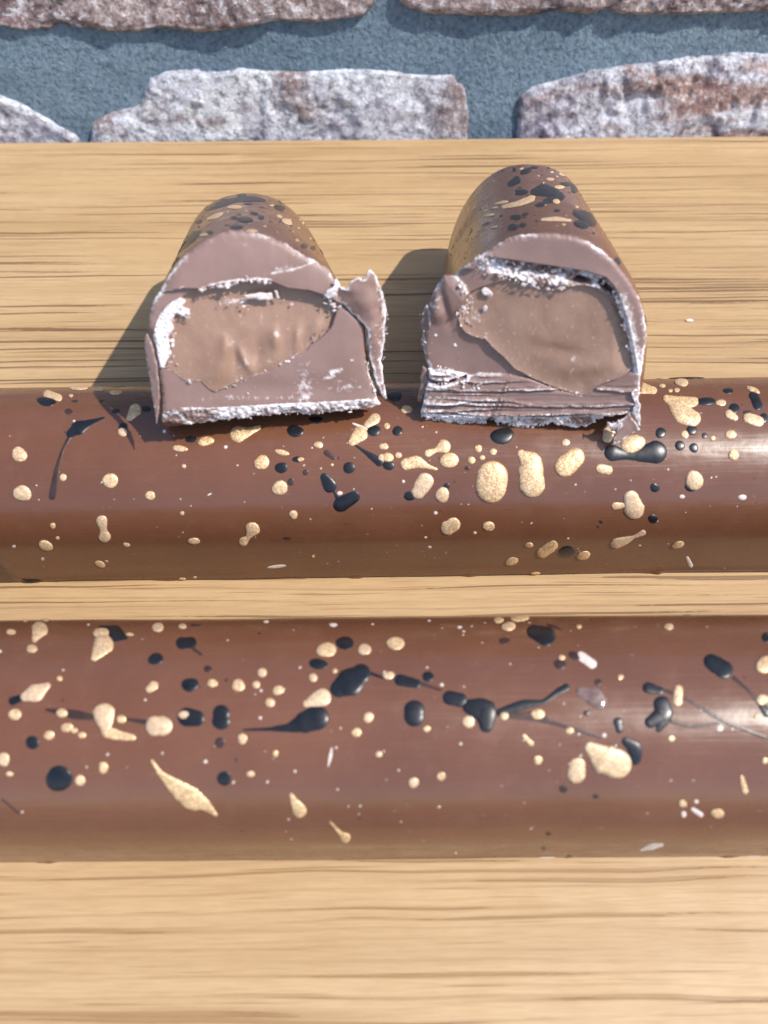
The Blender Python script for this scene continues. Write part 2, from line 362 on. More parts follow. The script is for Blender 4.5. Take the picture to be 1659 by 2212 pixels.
# ------------------------------------------------------------------ bars
BW, BH = 0.0312, 0.0245
def dome(n):
    """moulded profile: upright sides that run into a round back; from +side over the top to -side"""
    r = BW/2; c = BH-r; k = 14
    t = np.linspace(0, math.pi, n-2*k)
    lean = 0.00035                                   # slight draft on the sides
    z = np.concatenate([np.linspace(0, c, k, endpoint=False), c+np.sin(t)*r, np.linspace(0, c, k, endpoint=False)[::-1]])
    y = np.concatenate([np.full(k, r), np.cos(t)*r, np.full(k, -r)])
    return y-np.sign(y)*lean*np.clip(z/c, 0, 1)*np.abs(y)/r, z
def bar_mesh(cx, yc, x0, x1, yaw, seed):
    """half-ellipse log along X with rounded ends and a flat base"""
    nP, re = 96, 0.0042
    ys, zs = dome(nP); ys = -ys
    bt = 0.0007; zs = bt*0.4+zs*(1-bt*0.4/BH)
    ys = np.r_[ys[0]+bt*.6, ys, ys[-1]-bt*.6]; zs = np.r_[0, zs, 0]
    st = []
    for a in np.linspace(0, math.pi/2, 12): st.append((x0+re*(1-math.sin(a)), 1-(re/(BW/2))*(1-math.sin(math.pi/2-0) if 0 else 1-math.cos(math.pi/2-a))))
    st += [(x, 1.0) for x in np.linspace(x0+re, x1-re, 150)[1:-1]]
    for a in np.linspace(math.pi/2, 0, 12): st.append((x1-re*(1-math.sin(a)), 1-(re/(BW/2))*(1-math.cos(math.pi/2-a))))
    st = np.array(st)
    X = np.repeat(st[:, :1], len(ys), 1); Y = np.outer(st[:, 1], ys); Z = np.outer(st[:, 1], zs)
    wob = fbm(X*45, Y*60+seed, Z*60, 3)*0.00010
    L = np.sqrt(Y**2+Z**2)+1e-9; Y = Y*(1+wob/L); Z = np.where(Z > 0.0006, Z*(1+wob/L), Z)
    c, s = math.cos(yaw), math.sin(yaw)
    V = np.stack([cx+X*c-Y*s, yc+X*s+Y*c, Z+0.0002], -1); n = len(ys)
    Fc = gridfaces(len(st), n, flip=True)
    m = len(st); Fc += [[(i+1)*n, (i+1)*n+n-1, i*n+n-1, i*n] for i in range(m-1)]
    Fc += [list(range(n)), [(m-1)*n+i for i in range(n)][::-1]]
    return V.reshape(-1, 3), Fc
def make_bar(yfront, x0, x1, yaw, seed, label):
    yc = yfront+BW/2
    root = empty('chocolate_bar', ((x0+x1)/2, yc, 0), label, 'chocolate bar', 'long splattered chocolate bars on the board')
    V, Fc = bar_mesh(0, yc, x0, x1, yaw, seed)
    mesh('shell', V, Fc, M['shell'], root)
    bvh = BVHTree.FromPolygons([Vector(v) for v in V], Fc)
    # thin broken flashing left round the foot of the moulding
    for sgn in (-1, 1):
        xs = np.arange(x0+0.004, x1-0.004, 0.0005)
        wd = np.clip(fbm(xs*210, seed+sgn, 0.0, 4)*0.9-0.12, 0.03, 1)*0.0004+0.0002
        yb = yc+sgn*(BW/2-0.0004)+math.tan(yaw)*xs
        rows = [(yb, 0.0013), (yb+sgn*wd*0.8, 0.0007), (yb+sgn*wd, 0.0002), (yb+sgn*wd, 0.00002)]
        G = np.stack([np.stack([xs, y, np.full_like(xs, z)], -1) for y, z in rows])
        mesh('flashing', G, gridfaces(4, len(xs), flip=(sgn > 0)), M['shell'], root, smooth=False)
    return root, bvh

bar_a, bvh_a = make_bar(0.0572, -0.0668, 0.0985, R(0.35), 1.0, 'splattered milk chocolate bar with the two cut pieces propped on it')
bar_b, bvh_b = make_bar(0.0132, -0.080, 0.088, R(0.0), 8.0, 'splattered milk chocolate bar with long black trails, clear of the cut pieces')

# ------------------------------------------------------------------ splatter
ORI = np.array(CAMO)
def surf(bvh, vx, vy, p0, n0):
    d = ray(vx, vy); loc, nr, _, _ = bvh.ray_cast(CAMO, d)
    if loc is None or (loc-p0).length > 0.012:
        den = d.dot(n0); t = (p0-CAMO).dot(n0)/den; q = CAMO+d*t
        loc, nr, _, _ = bvh.find_nearest(q)
    return loc, nr
def anchor(bvh, vx, vy):
    d = ray(vx, vy); loc, nr, _, _ = bvh.ray_cast(CAMO, d)
    if loc is None:
        best = None
        for t in np.linspace(0.06, 0.24, 120):
            l, n_, _, ds = bvh.find_nearest(CAMO+d*float(t))
            if best is None or ds < best[0]: best = (ds, l, n_)
        loc, nr = best[1], best[2]
    n0 = nr.copy(); v = -d
    if n0.dot(v) < 0.32: n0 = (n0+v*(0.34-n0.dot(v))).normalized()
    return loc, n0
def drop(nodes, kind, bvh, root, conv, ratio=0.30, name=None):
    """nodes: (x, y, r) single round; (x, y, rx, ry, angle) oval; [(x, y, r), ...] chain. In crop px; conv -> working frame."""
    rnd = random.Random(str(nodes)+kind)
    if isinstance(nodes, tuple): nodes_l = [nodes]
    else: nodes_l = nodes
    sc = conv(1, 0)[0]-conv(0, 0)[0]
    V, Fc = [], []
    cx = sum(q[0] for q in nodes_l)/len(nodes_l); cy = sum(q[1] for q in nodes_l)/len(nodes_l)
    p0, n0 = anchor(bvh, *conv(cx, cy)); pm = (p0-CAMO).length/F
    lift = {'gold': 0.00006, 'brown': 0.00003, 'black': 0.00002}.get(kind, 0.0)
    pts = []
    if len(nodes_l) == 1:
        q = nodes_l[0]; rx = q[2]; ry = q[3] if len(q) > 3 else q[2]*rnd.uniform(.9, 1.05); an = R(q[4]) if len(q) > 4 else 0
        big = max(rx, ry)*sc
        nA, nR = (26, 7) if big > 9 else (16, 5) if big > 4 else (10, 4)
        w1, w2, f1 = rnd.uniform(0, 6), rnd.uniform(0, 6), rnd.uniform(.02, .07)
        rm = math.sqrt(rx*ry)*sc*pm
        for i in range(nR):
            rho = math.sin((i+1)/nR*math.pi/2)
            for k in range(nA):
                a = 2*math.pi*k/nA; wb = 1+f1*math.sin(2*a+w1)+f1*.7*math.sin(3*a+w2)+.02*rnd.uniform(-1, 1)
                ux, uy = rx*rho*wb*math.cos(a), ry*rho*wb*math.sin(a)
                pts.append((q[0]+ux*math.cos(an)-uy*math.sin(an), q[1]+ux*math.sin(an)+uy*math.cos(an), rm*ratio*math.sqrt(max(0, 1-rho*rho))))
        pts.append((q[0], q[1], rm*ratio))
        Fc = gridfaces(nR, nA, wrap=True, flip=False); last = nR*nA
        Fc += [[last, (k+1) % nA, k] for k in range(nA)]
        Fc = [f[::-1] for f in Fc]
    else:
        P = np.array([q[:2] for q in nodes_l], float); r = np.array([q[2] for q in nodes_l], float)
        s = np.r_[0, np.cumsum(np.hypot(*np.diff(P, axis=0).T))]; tot = s[-1]
        S = []
        for a in np.linspace(0, 1, 6)[:-1]: S.append(-r[0]*math.cos(a*math.pi/2))
        S += list(np.linspace(0, tot, max(6, int(tot*sc/5))))
        for a in np.linspace(0, 1, 6)[1:]: S.append(tot+r[-1]*math.sin(a*math.pi/2))
        S = np.array(S); cl = np.clip(S, 0, tot)
        def cr(vals):                                           # smooth interpolation along the chain
            y = np.interp(cl, s, vals); lo = np.interp(np.clip(cl-tot*.04, 0, tot), s, vals); hi = np.interp(np.clip(cl+tot*.04, 0, tot), s, vals)
            return (2*y+lo+hi)/4
        wdt = cr(r)
        wdt = np.where(S < 0, r[0]*np.sqrt(np.clip(1-(S/r[0])**2, 0, 1)), np.where(S > tot, r[-1]*np.sqrt(np.clip(1-((S-tot)/r[-1])**2, 0, 1)), wdt))
        wdt = wdt*(1+0.07*vn(S*0.06+cx, cy*0.1)) + 0.02
        X, Y = cr(P[:, 0]), cr(P[:, 1]); tx, ty = np.gradient(X), np.gradient(Y)
        d0 = P[1]-P[0]; d0 = d0/np.hypot(*d0); d1 = P[-1]-P[-2]; d1 = d1/np.hypot(*d1)
        X = X+np.where(S < 0, S*d0[0], np.where(S > tot, (S-tot)*d1[0], 0)); Y = Y+np.where(S < 0, S*d0[1], np.where(S > tot, (S-tot)*d1[1], 0))
        tx, ty = np.gradient(X), np.gradient(Y); L = np.hypot(tx, ty)+1e-9; nx, ny = -ty/L, tx/L
        nC = 9 if max(r)*sc > 6 else 7
        for i in range(len(S)):
            hm = wdt[i]*sc*pm*ratio
            for k in range(nC):
                a = math.pi*k/(nC-1); u = -math.cos(a)
                pts.append((X[i]+nx[i]*wdt[i]*u, Y[i]+ny[i]*wdt[i]*u, hm*math.sin(a)))
        Fc = gridfaces(len(S), nC)
    for x, y, h in pts:
        l, n_ = surf(bvh, *conv(x, y), p0, n0)
        V.append(l+n_*(h+lift-0.00002))
    mesh(name or {'gold': 'gold_drop', 'black': 'black_drop', 'brown': 'dark_drop', 'pale': 'pale_fleck', 'clear': 'clear_blob'}[kind], [tuple(v) for v in V], Fc, M[kind], root)

def lay(lst, kind, bvh, root, conv, ratio=0.30):
    for q in lst: drop(q, kind, bvh, root, conv, ratio*(0.7 if kind in ('black', 'brown') else 0.85))
cA = lambda x, y: (x*.5, 795.5+y*.5)
cB = lambda x, y: (829.5+x*.5, 795.5+y*.5)
cC = lambda x, y: (x*.5, 1289.2+y*.5)
cD = lambda x, y: (829.5+x*.5, 1289.2+y*.5)

# bar with the pieces on it
lay([(200,143,40,22,10), [(300,285,16),(340,256,32),(385,236,14),(450,213,4)], (500,185,18,12), (630,175,22,14), (532,254,20), (825,308,26,14),
     (1275,272,36,26), (1365,222,30,14), (1215,430,28,24), (1285,394,22,13), (1508,430,27,24), [(1402,472,20),(1424,508,30)], [(1424,508,10),(1444,535,5),(1470,585,12)],
     [(1470,590,32),(1530,556,26)], (1615,270,28,24), [(1505,310,4),(1560,350,6),(1640,405,20)], (500,72,45,10), (140,930,48,20)], 'black', bvh_a, bar_a, cA, .26)
lay([[(300,295,9),(270,350,6),(245,430,9),(230,525,16),(225,556,15)], (296,187,18,13), (323,142,16,6), (437,141,14,6), [(1410,365,13),(1440,388,9)], (1320,450,13), (1256,491,15),
     (1240,735,18,7), (1465,388,6)], 'brown', bvh_a, bar_a, cA, .2)
lay([(84,373,32), (97,540,38), (273,472,15), (477,486,33), (649,550,21), (530,276,19), (229,680,12), (249,733,9,7), (198,765,33,20,25), [(440,660,25),(447,697,13),(452,725,27)],
     (547,762,15,9,10), (838,746,26,14), [(1090,697,32),(1074,728,8),(1052,748,20)], (433,845,24,13,25), (460,833,8,5), (787,911,16,8), (842,902,9,5), (1268,632,18), (795,423,9), (787,626,9),
     (1353,811,7), (1131,407,33), (1209,517,33), (1219,364,31,12,12), (1376,331,20,14), (1298,394,15,9), (778,347,33,13,10), (890,316,36,19,-5), [(1028,285,36),(1070,276,20),(1120,256,9)],
     [(585,182,28),(560,215,14)], [(205,113,18),(255,128,15)], (307,119,10,6), (500,106,30,9), (340,85,40,10), (430,92,20,8), [(1522,318,18),(1555,285,33)], [(1585,245,14),(1620,218,24)],
     (1652,338,14), (1650,387,16), (117,963,26,18), (185,950,28,12,-20), (1243,918,18,10), (1435,417,6)], 'gold', bvh_a, bar_a, cA)
lay([(184,824,8), (975,340,8), (320,228,6), (1468,540,12,9), (905,545,11,4,-25), (710,272,8), (60,770,9,6), (1195,857,42,7,-6), [(1525,238,4),(1560,252,7),(1598,270,5)], (780,565,4), (825,595,4), (168,568,4)], 'pale', bvh_a, bar_a, cA, .25)
lay([(45,120,30,24), (20,420,26,20), (58,271,22), (510,292,50,36), [(985,365,36),(1050,377,17),(1110,372,34),(1175,362,50)], (1195,279,23), (1330,267,23), (1278,334,22), (1338,344,20), (1170,516,21),
     (1162,651,21), (110,552,25,20), (270,510,14), (1325,512,27,20), (1512,175,24), (1487,97,24,12), (1390,143,42,18), [(1598,118,22),(1615,160,22)], (1295,26,95,18), (790,793,38,24,-10), (1640,215,20)], 'black', bvh_a, bar_a, cB, .27)
lay([(1385,291,13), (938,663,9), (925,685,6), (360,432,12,9), (1570,190,20,8)], 'brown', bvh_a, bar_a, cB, .22)
lay([(98,178,26,16), (13,250,13), (5,338,14), (17,385,24,20), (62,376,14), [(190,368,16),(225,354,9),(258,338,30)], [(95,415,25),(140,403,27),(190,425,10),(228,437,5)], (282,398,42,32,-15), (408,347,16), (378,397,17),
     (472,361,15), (424,387,12), (785,321,17), [(178,488,36),(148,535,30)], (252,547,30,33), [(468,468,68),(462,518,64)], [(592,368,17),(632,405,52),(640,505,55)], [(825,385,42),(782,425,46)],
     [(935,433,20),(968,440,20)], [(975,265,26),(965,300,22)], (1075,327,55,38,-10), [(1218,130,15),(1270,155,34),(1340,145,20)], [(1265,165,36),(1290,200,42),(1335,218,34)], [(1108,85,26),(1165,97,15)],
     (1200,38,30,10), (1202,76,14,8), (1285,62,30,17), (1237,97,10,7), (1265,95,13,9), (1455,150,24,13), [(1490,197,18),(1516,214,14)], (1595,95,32,11,25), [(1572,215,22),(1618,230,24)],
     (1300,287,16), (1420,303,12,9), (1498,287,24,20), (1510,375,22,24), (1340,485,40), [(1068,562,34),(1080,606,45)], [(998,595,15),(1040,592,10)], [(300,675,30),(274,690,30)], (452,682,27,19),
     (552,833,28,17,-20), [(685,795,24),(730,765,22)], (862,808,30,18,-12), [(1000,757,22),(1040,745,18),(1080,728,6),(1120,709,12)], (1270,762,28,14,-15), (627,763,18,11), (655,885,20,6)], 'gold', bvh_a, bar_a, cB)
lay([(1548,558,19,12), (1288,555,12,9), [(1310,820,8),(1325,852,10)], (84,489,7), (223,625,8), (180,731,7,5), (197,773,9,6), (393,711,8,6), (1105,766,6,4), (795,735,5), (828,503,5), (1228,437,5), (1000,523,4)], 'pale', bvh_a, bar_a, cB, .3)
# bar lying clear
lay([[(440,140,18),(500,160,40),(540,176,12)], [(785,200,26),(825,198,25)], (672,268,32,26,-15), (820,380,36,31), (1375,290,40,24,10), (1490,200,40,28), [(1462,398,38),(1510,370,62),(1562,328,40)],
     [(1600,330,7),(1660,352,5)], [(55,450,20),(95,435,15)], [(810,520,44),(848,525,36)], [(955,502,36),(955,535,40)], [(1050,575,4),(1160,572,8),(1250,566,20),(1310,545,46),(1368,522,56)],
     (140,630,30), (255,785,58,56), (968,785,32,30), (895,82,30,8)], 'black', bvh_b, bar_b, cC, .24)
lay([[(200,488,6),(330,510,22),(400,520,13)], [(520,525,5),(620,540,11),(655,545,12)], (898,312,18,15), (978,360,8), (950,630,22), (1020,705,8), [(10,875,4),(80,935,5)], (845,122,25,5), [(835,225,7),(870,250,5)], (1120,158,8,5)], 'brown', bvh_b, bar_b, cC, .16)
lay([(48,153,20,12), (108,103,12,6), (198,97,20,10), [(170,145,36),(148,188,10)], (138,225,22,18), (440,158,38,22), [(446,208,45),(406,266,13)], (560,163,18,7), (682,133,26,19), (788,128,18,11),
     (1410,230,42,32), (1575,228,30,22), (1133,328,20), (1353,350,18), (1447,320,10), (258,353,11), [(665,383,19),(645,400,14)], (918,374,21,18), (1030,383,29,25), (1107,380,17), (1203,404,24,20), (1167,457,21,19),
     [(108,432,20),(155,415,40),(208,382,11)], (65,508,27,24), (268,502,24,19), [(450,508,48),(458,570,22)], [(462,585,24),(520,600,20),(575,608,13)], (525,529,20,18), (290,565,25,20), (322,578,14,12), (355,598,18,13), (213,598,22,20),
     [(672,558,42),(704,558,42)], (800,513,30,24), [(1325,462,16),(1390,436,40)], (1048,613,21), (1190,677,13), (1592,521,22), (1541,586,20), (1637,680,14), (15,702,28), (42,765,15,12), (447,738,21,24), (347,793,23),
     (1083,765,17,13), [(655,705,5),(690,760,10),(740,805,26),(790,845,44),(840,880,46),(880,892,26),(938,945,5)], [(1258,855,7),(1275,890,18),(1294,922,31)], [(1425,970,3),(1470,1020,8),(1493,1040,21)]], 'gold', bvh_b, bar_b, cC, .27)
lay([(382,120,7,5), (1128,405,7), (1125,523,8), (888,712,9), (1275,754,7), (628,445,6), (273,316,6), (0,235,8), (1118,86,12,6), (1150,107,12,7), (1440,121,18,9), (1610,118,8,5), [(1468,560,2),(1435,640,3),(1428,690,9),(1415,745,3)]], 'pale', bvh_b, bar_b, cC, .2)
lay([[(645,150,30),(700,170,42)], (190,345,26,22), [(70,360,26),(140,375,20)], [(130,490,44),(130,515,46)], [(282,436,30),(330,446,30)], [(370,475,34),(438,490,54),(442,558,30)], [(500,500,18),(600,465,22),(690,455,10),(750,410,15),(788,390,17)],
     [(1010,540,20),(1016,575,16)], [(1045,625,20),(1085,655,32),(1082,700,28)], [(1140,393,24),(1190,405,18)], [(1200,465,38),(1210,505,42),(1150,542,26)], [(1212,520,30),(1187,572,14)], [(1415,280,36),(1470,315,40)], (1655,175,22),
     [(1630,470,14),(1655,500,22)], (1305,68,18,6), (710,1025,11,9), (690,1088,12,9), (800,1122,13,8)], 'black', bvh_b, bar_b, cD, .24)
lay([[(160,375,9),(250,405,4)], [(540,515,12),(640,525,9),(750,550,8),(850,580,7),(940,610,5)], [(540,505,6),(640,500,5),(720,535,4)], (520,190,24,15), (760,292,28,20), (825,255,30,18,25), [(1200,400,8),(1300,440,6),(1420,510,8),(1480,545,7),(1655,610,6)],
     [(1240,540,7),(1330,560,7),(1450,545,5)], [(1510,350,9),(1570,400,6),(1630,470,10)], (775,830,19,16), (915,862,13,11), (925,370,18,14), (875,502,16,13), (735,130,40,6,20)], 'brown', bvh_b, bar_b, cD, .16)
lay([(50,202,40,27), (495,102,23,12), (538,129,32,18), (585,93,40,15), (842,130,13,8), (1230,130,22,13), (20,340,26,16), (768,263,15,11), (1021,348,13,11), (665,507,29,22), (365,540,27,25), (520,515,18), (803,578,18,14), (186,570,15),
     [(605,600,7),(635,635,11)], (665,705,18,20), (128,802,22), (247,775,18), [(836,728,34),(830,765,40)], [(890,650,24),(950,698,66),(1008,722,62)], [(1272,400,18),(1268,452,21)], (1242,612,14,12), (1645,295,40,36), (1635,445,28,22), (1610,518,12),
     [(1545,780,9),(1560,840,13)], (1290,893,17,16), (1440,935,28,20), (1645,708,14)], 'gold', bvh_b, bar_b, cD, .27)
lay([[(850,255,20),(900,290,20)], (195,103,8,5), (327,131,11,7), (345,149,8,5), (250,380,9,8), (332,635,7), (1452,568,14), (1295,940,12,14), (1350,885,10,9), [(1335,918,9),(1370,942,11)], (310,1107,7,5), [(1110,1095,5),(1155,1080,14),(1200,1072,8)], (952,598,10), (700,1134,40,5), (1580,1130,60,5)], 'pale', bvh_b, bar_b, cD, .22)
lay([[(850,410,22),(905,430,42),(930,455,34)]], 'clear', bvh_b, bar_b, cD, .35)

def mist(bvh, root, y0, y1, count, seed):
    """fine spray of cocoa butter, too small to pick apart"""
    rd = random.Random(seed); V, Fc = [], []
    for _ in range(count):
        vx = rd.choice((rd.uniform(-40, 1700), rd.gauss(1000, 320))); vy = rd.uniform(y0, y1)
        d = ray(vx, vy); loc, nr, _, _ = bvh.ray_cast(CAMO, d)
        if loc is None: continue
        r = rd.choice((.00005, .00007, .0001, .00014)); t1 = nr.orthogonal().normalized(); t2 = nr.cross(t1); b = len(V); st = rd.uniform(.7, 1.8)
        V.append(tuple(loc+nr*r*.5))
        for k in range(6): V.append(tuple(loc+(t1*math.cos(k*math.pi/3)*st+t2*math.sin(k*math.pi/3))*r-nr*.00001))
        Fc += [[b, b+1+k, b+1+(k+1) % 6] for k in range(6)]
    mesh('fine_spray', V, Fc, M['pale'], root, stuff=True)
mist(bvh_a, bar_a, 850, 1235, 150, 3); mist(bvh_b, bar_b, 1345, 1840, 150, 5)

# ------------------------------------------------------------------ cut pieces
PS = 1.03
def ideal_profile(n=240):
    ph = np.linspace(0, math.pi, n)
    P = np.stack([np.sign(np.cos(ph))*np.abs(np.cos(ph))**(2/2.3)*BW/2, np.abs(np.sin(ph))**(2/2.3)*BH], -1)*PS
    return np.concatenate([P, [[(-BW/2+0.0005)*PS, -0.0002], [(BW/2-0.0005)*PS, -0.0002]]])
class Frame:
    def __init__(s, fx, fy, fz, yaw, tau, length):
        s.o = np.array((fx, fy, fz)); c, q = math.cos(yaw), math.sin(yaw)
        s.ex = np.array((c, -q, 0.0)); back = np.array((q, c, 0.0))
        s.ey = back*math.cos(tau)-np.array((0, 0, 1))*math.sin(tau)       # along the piece, away from the cut
        s.ez = np.cross(s.ex, s.ey); s.L = length
    def local(s, vx, vy):
        W = hit_plane(vx, vy, s.o, s.ey); d = W-s.o; return d @ s.ex, d @ s.ez
    def world(s, x, y, z):
        x, y, z = np.broadcast_arrays(x, y, z)
        return s.o + x[..., None]*s.ex + y[..., None]*s.ey + z[..., None]*s.ez

def cdt_shard(name, fr, conv, poly, hfun, thick, root, mt, step=14, white=None, jag=5):
    """thin broken shard: outline traced on the cut plane, bent by hfun (metres towards the viewer), with real thickness"""
    P = np.asarray(poly, float); D = []
    for a, b in zip(P, np.roll(P, -1, 0)):
        k = max(1, int(np.hypot(*(b-a))/step))
        for t in np.arange(k)/k: D.append(a+(b-a)*t)
    D = np.array(D); D = D+np.stack([fbm(D[:, 0]*.06, D[:, 1]*.06, 1, 2), fbm(D[:, 0]*.06, D[:, 1]*.06, 7, 2)], -1)*jag
    lo, hi = D.min(0), D.max(0); g = np.array([(x, y) for x in np.arange(lo[0], hi[0], step) for y in np.arange(lo[1], hi[1], step)])
    if len(g): g = g[poly_sdf(g[:, 0], g[:, 1], D) > step*.5]
    A = np.concatenate([D, g.reshape(-1, 2)]) if len(g) else D; nb = len(D)
    vs, _, fs, _, _, _ = geo.delaunay_2d_cdt([Vector(v) for v in A], [(i, (i+1) % nb) for i in range(nb)], [], 1, 1e-4)
    A = np.array([tuple(v) for v in vs]); fs = [list(f) for f in fs]
    cen = np.array([A[f].mean(0) for f in fs]); keep = poly_sdf(cen[:, 0], cen[:, 1], D) > 0
    fs = [f for f, k in zip(fs, keep) if k]
    x, z = fr.local(*conv(A[:, 0], A[:, 1])); h = hfun(A[:, 0], A[:, 1]) + fbm(A[:, 0]*.02, A[:, 1]*.02, 3, 3)*0.00012
    e = np.abs(poly_sdf(A[:, 0], A[:, 1], D))
    front = fr.world(x, -h, z); back = fr.world(x, -h+thick*(0.25+0.75*sstep(0, 40, e)), z)
    n = len(A); cnt = {}
    for f in fs:
        for i in range(len(f)):
            a, b = f[i], f[(i+1) % len(f)]; cnt[(a, b)] = 1
    side = [[a, b, b+n, a+n] for (a, b) in cnt if (b, a) not in cnt]
    # orient the front faces to the viewer
    v0 = front[fs[0]]; nn = np.cross(v0[1]-v0[0], v0[2]-v0[0]); fl = nn @ fr.ey > 0
    Fc = [f[::-1] if fl else f for f in fs] + [[i+n for i in (f if fl else f[::-1])] for f in fs] + [s if fl else s[::-1] for s in side]
    wh = np.clip(np.exp(-e/9)*0.9, 0, 1) if white is None else white(A[:, 0], A[:, 1], e)
    return mesh(name, np.concatenate([front, back]), Fc, mt, root, attrs={'white': np.r_[wh, wh*.6]})

def crumbs(fr, conv, lines, root, mt, seed, name='crumbs'):
    """(polyline, count, spread px, size px, outward metres)"""
    rd = random.Random(seed); V, Fc = [], []
    for pl, cnt, spr, size, out in lines:
        P = np.asarray(pl, float); s = np.r_[0, np.cumsum(np.hypot(*np.diff(P, axis=0).T))] if len(P) > 1 else np.array([0.])
        for _ in range(max(2, int(cnt*0.4))):
            t = rd.uniform(0, s[-1]); cx = np.interp(t, s, P[:, 0])+rd.gauss(0, spr); cy = np.interp(t, s, P[:, 1])+rd.gauss(0, spr)
            x, z = fr.local(*conv(np.array([cx]), np.array([cy]))); q = size*0.000025*rd.choice((.28, .38, .5, .62, .8, 1.05))
            c = fr.world(x, np.array([-out-rd.uniform(0, 1)*q*.4]), z)[0]; b = len(V)
            ax = [rd.uniform(.9, 1.7), rd.uniform(.5, 1.1), rd.uniform(.18, .5)]; ro = Matrix.Rotation(rd.uniform(0, 6), 3, Vector((rd.uniform(-1, 1), rd.uniform(-1, 1), rd.uniform(-1, 1))).normalized())
            for u in ICO_V:
                v = ro @ Vector((u[0]*ax[0], u[1]*ax[1], u[2]*ax[2]))*(q*rd.uniform(.6, 1.35)); V.append((c[0]+v.x, c[1]+v.y, c[2]+v.z))
            Fc += [[b+i for i in f] for f in ICO_F]
    return mesh(name, V, Fc, mt, root, smooth=False, stuff=True)
_g = (1+5**.5)/2
ICO_V = [(-1,_g,0),(1,_g,0),(-1,-_g,0),(1,-_g,0),(0,-1,_g),(0,1,_g),(0,-1,-_g),(0,1,-_g),(_g,0,-1),(_g,0,1),(-_g,0,-1),(-_g,0,1)]
ICO_V = [tuple(c*.55 for c in v) for v in ICO_V]
ICO_F = [(0,11,5),(0,5,1),(0,1,7),(0,7,10),(0,10,11),(1,5,9),(5,11,4),(11,10,2),(10,7,6),(7,1,8),(3,9,4),(3,4,2),(3,2,6),(3,6,8),(3,8,9),(4,9,5),(2,4,11),(6,2,10),(8,6,7),(9,8,1)]

def make_piece(fr, conv, outline, center, height, fillpoly, fheight, label, jag, seed):
    """height(px, py, edge) -> (metres towards the viewer, white 0..1)"""
    foot = fr.o+fr.ey*fr.L
    root = empty('cut_chocolate_piece', tuple(foot), label, 'chocolate piece', 'two cut ends of a chocolate bar')
    nA, nR = 640, 150
    A, r = resample_polar(outline, center, nA)
    r = r*(1+jag(A)*0.5*fbm(np.cos(A)*40+seed, np.sin(A)*40, seed, 3))
    rho = np.linspace(0, 1, nR)**0.85
    px = center[0]+np.outer(rho, r*np.cos(A)); py = center[1]+np.outer(rho, r*np.sin(A))
    od = np.stack([px[-1], py[-1]], -1)
    e = np.minimum(np.abs(poly_sdf(px, py, od)), 1e3); e[-1] = 0
    h, wh = height(px, py, e)
    x, z = fr.local(*conv(px, py))
    Wf = fr.world(x, -h, z)
    # side wall: from the traced broken edge back to the moulded profile
    cx, cz = fr.local(*conv(np.array([center[0]]), np.array([center[1]]))); cx, cz = cx[0], cz[0]
    ip = ideal_profile(); Ai, ri = resample_polar(ip, (cx, cz), 2000)
    ao = np.arctan2(z[-1]-cz, x[-1]-cx); ro = np.hypot(z[-1]-cz, x[-1]-cx); rid = np.interp(ao, Ai, ri, period=2*math.pi)
    yedge = -h[-1]; rings, wr = [], []
    for dy in (0.00025, 0.0006, 0.0012, 0.002, 0.003, 0.0042, 0.0055):
        k = float(sstep(-0.0006, 0.0042, np.array(dy))); q = ro*(1-k)+rid*k
        q = np.minimum(q, np.maximum(rid, ro))
        rings.append(fr.world(cx+q*np.cos(ao), yedge*(1-k)+dy+0*q, cz+q*np.sin(ao))); wr.append(np.full(nA, 0.75*(1-k)**2))
    X0, Z0 = cx+rid*np.cos(ao), cz+rid*np.sin(ao); re = 0.0046
    for y in np.linspace(0.0075, fr.L-re, 40): rings.append(fr.world(X0, np.full(nA, y), Z0)); wr.append(np.zeros(nA))
    for a in np.linspace(0, math.pi/2, 9)[1:]:
        s = 1-(re/(BW/2))*(1-math.cos(a)); rings.append(fr.world(X0*s, np.full(nA, fr.L-re+re*math.sin(a)), Z0*s)); wr.append(np.zeros(nA))
    side = np.stack(rings); ns = len(rings)
    Vf = Wf.reshape(-1, 3)
    mesh('cut_face', Vf, gridfaces(nR, nA, wrap=True), M['cut'], root, attrs={'white': wh})
    Vs = np.concatenate([Wf[-1:].reshape(-1, 3), side.reshape(-1, 3), [fr.world(np.array(0.0), np.array(fr.L), np.array(BH*.4))]])
    Fs = gridfaces(ns+1, nA, wrap=True); last = len(Vs)-1; Fs += [[ns*nA+i, ns*nA+(i+1) % nA, last] for i in range(nA)]
    mesh('shell', Vs, Fs, M['shell'], root)
    # filling: its own sheet, dipping under the shell at its rim
    fp = np.asarray(fillpoly, float); fc = (fp.min(0)+fp.max(0))/2
    A2, r2 = resample_polar(smooth_poly(fp, 1), fc, 420); rho2 = np.linspace(0, 1.10, 110)
    fx = fc[0]+np.outer(rho2, r2*np.cos(A2)); fy = fc[1]+np.outer(rho2, r2*np.sin(A2))
    fe = poly_sdf(fx, fy, fp); fh, fw = fheight(fx, fy, fe)
    fh = fh-0.0035*sstep(-3, -28, fe)
    lx, lz = fr.local(*conv(fx, fy))
    mesh('filling', fr.world(lx, -fh, lz).reshape(-1, 3), gridfaces(110, 420, wrap=True), M['fill'], root, attrs={'white': fw})
    bv = BVHTree.FromPolygons([Vector(v) for v in Vs], Fs)
    return root, bv

mm = 0.001
gau = lambda px, py, x, y, sx, sy, an=0.0: np.exp(-((((px-x)*math.cos(an)+(py-y)*math.sin(an))/sx)**2+((-(px-x)*math.sin(an)+(py-y)*math.cos(an))/sy)**2))
def line_y(px, pts):
    P = np.array(pts, float); return np.interp(px, P[:, 0], P[:, 1])

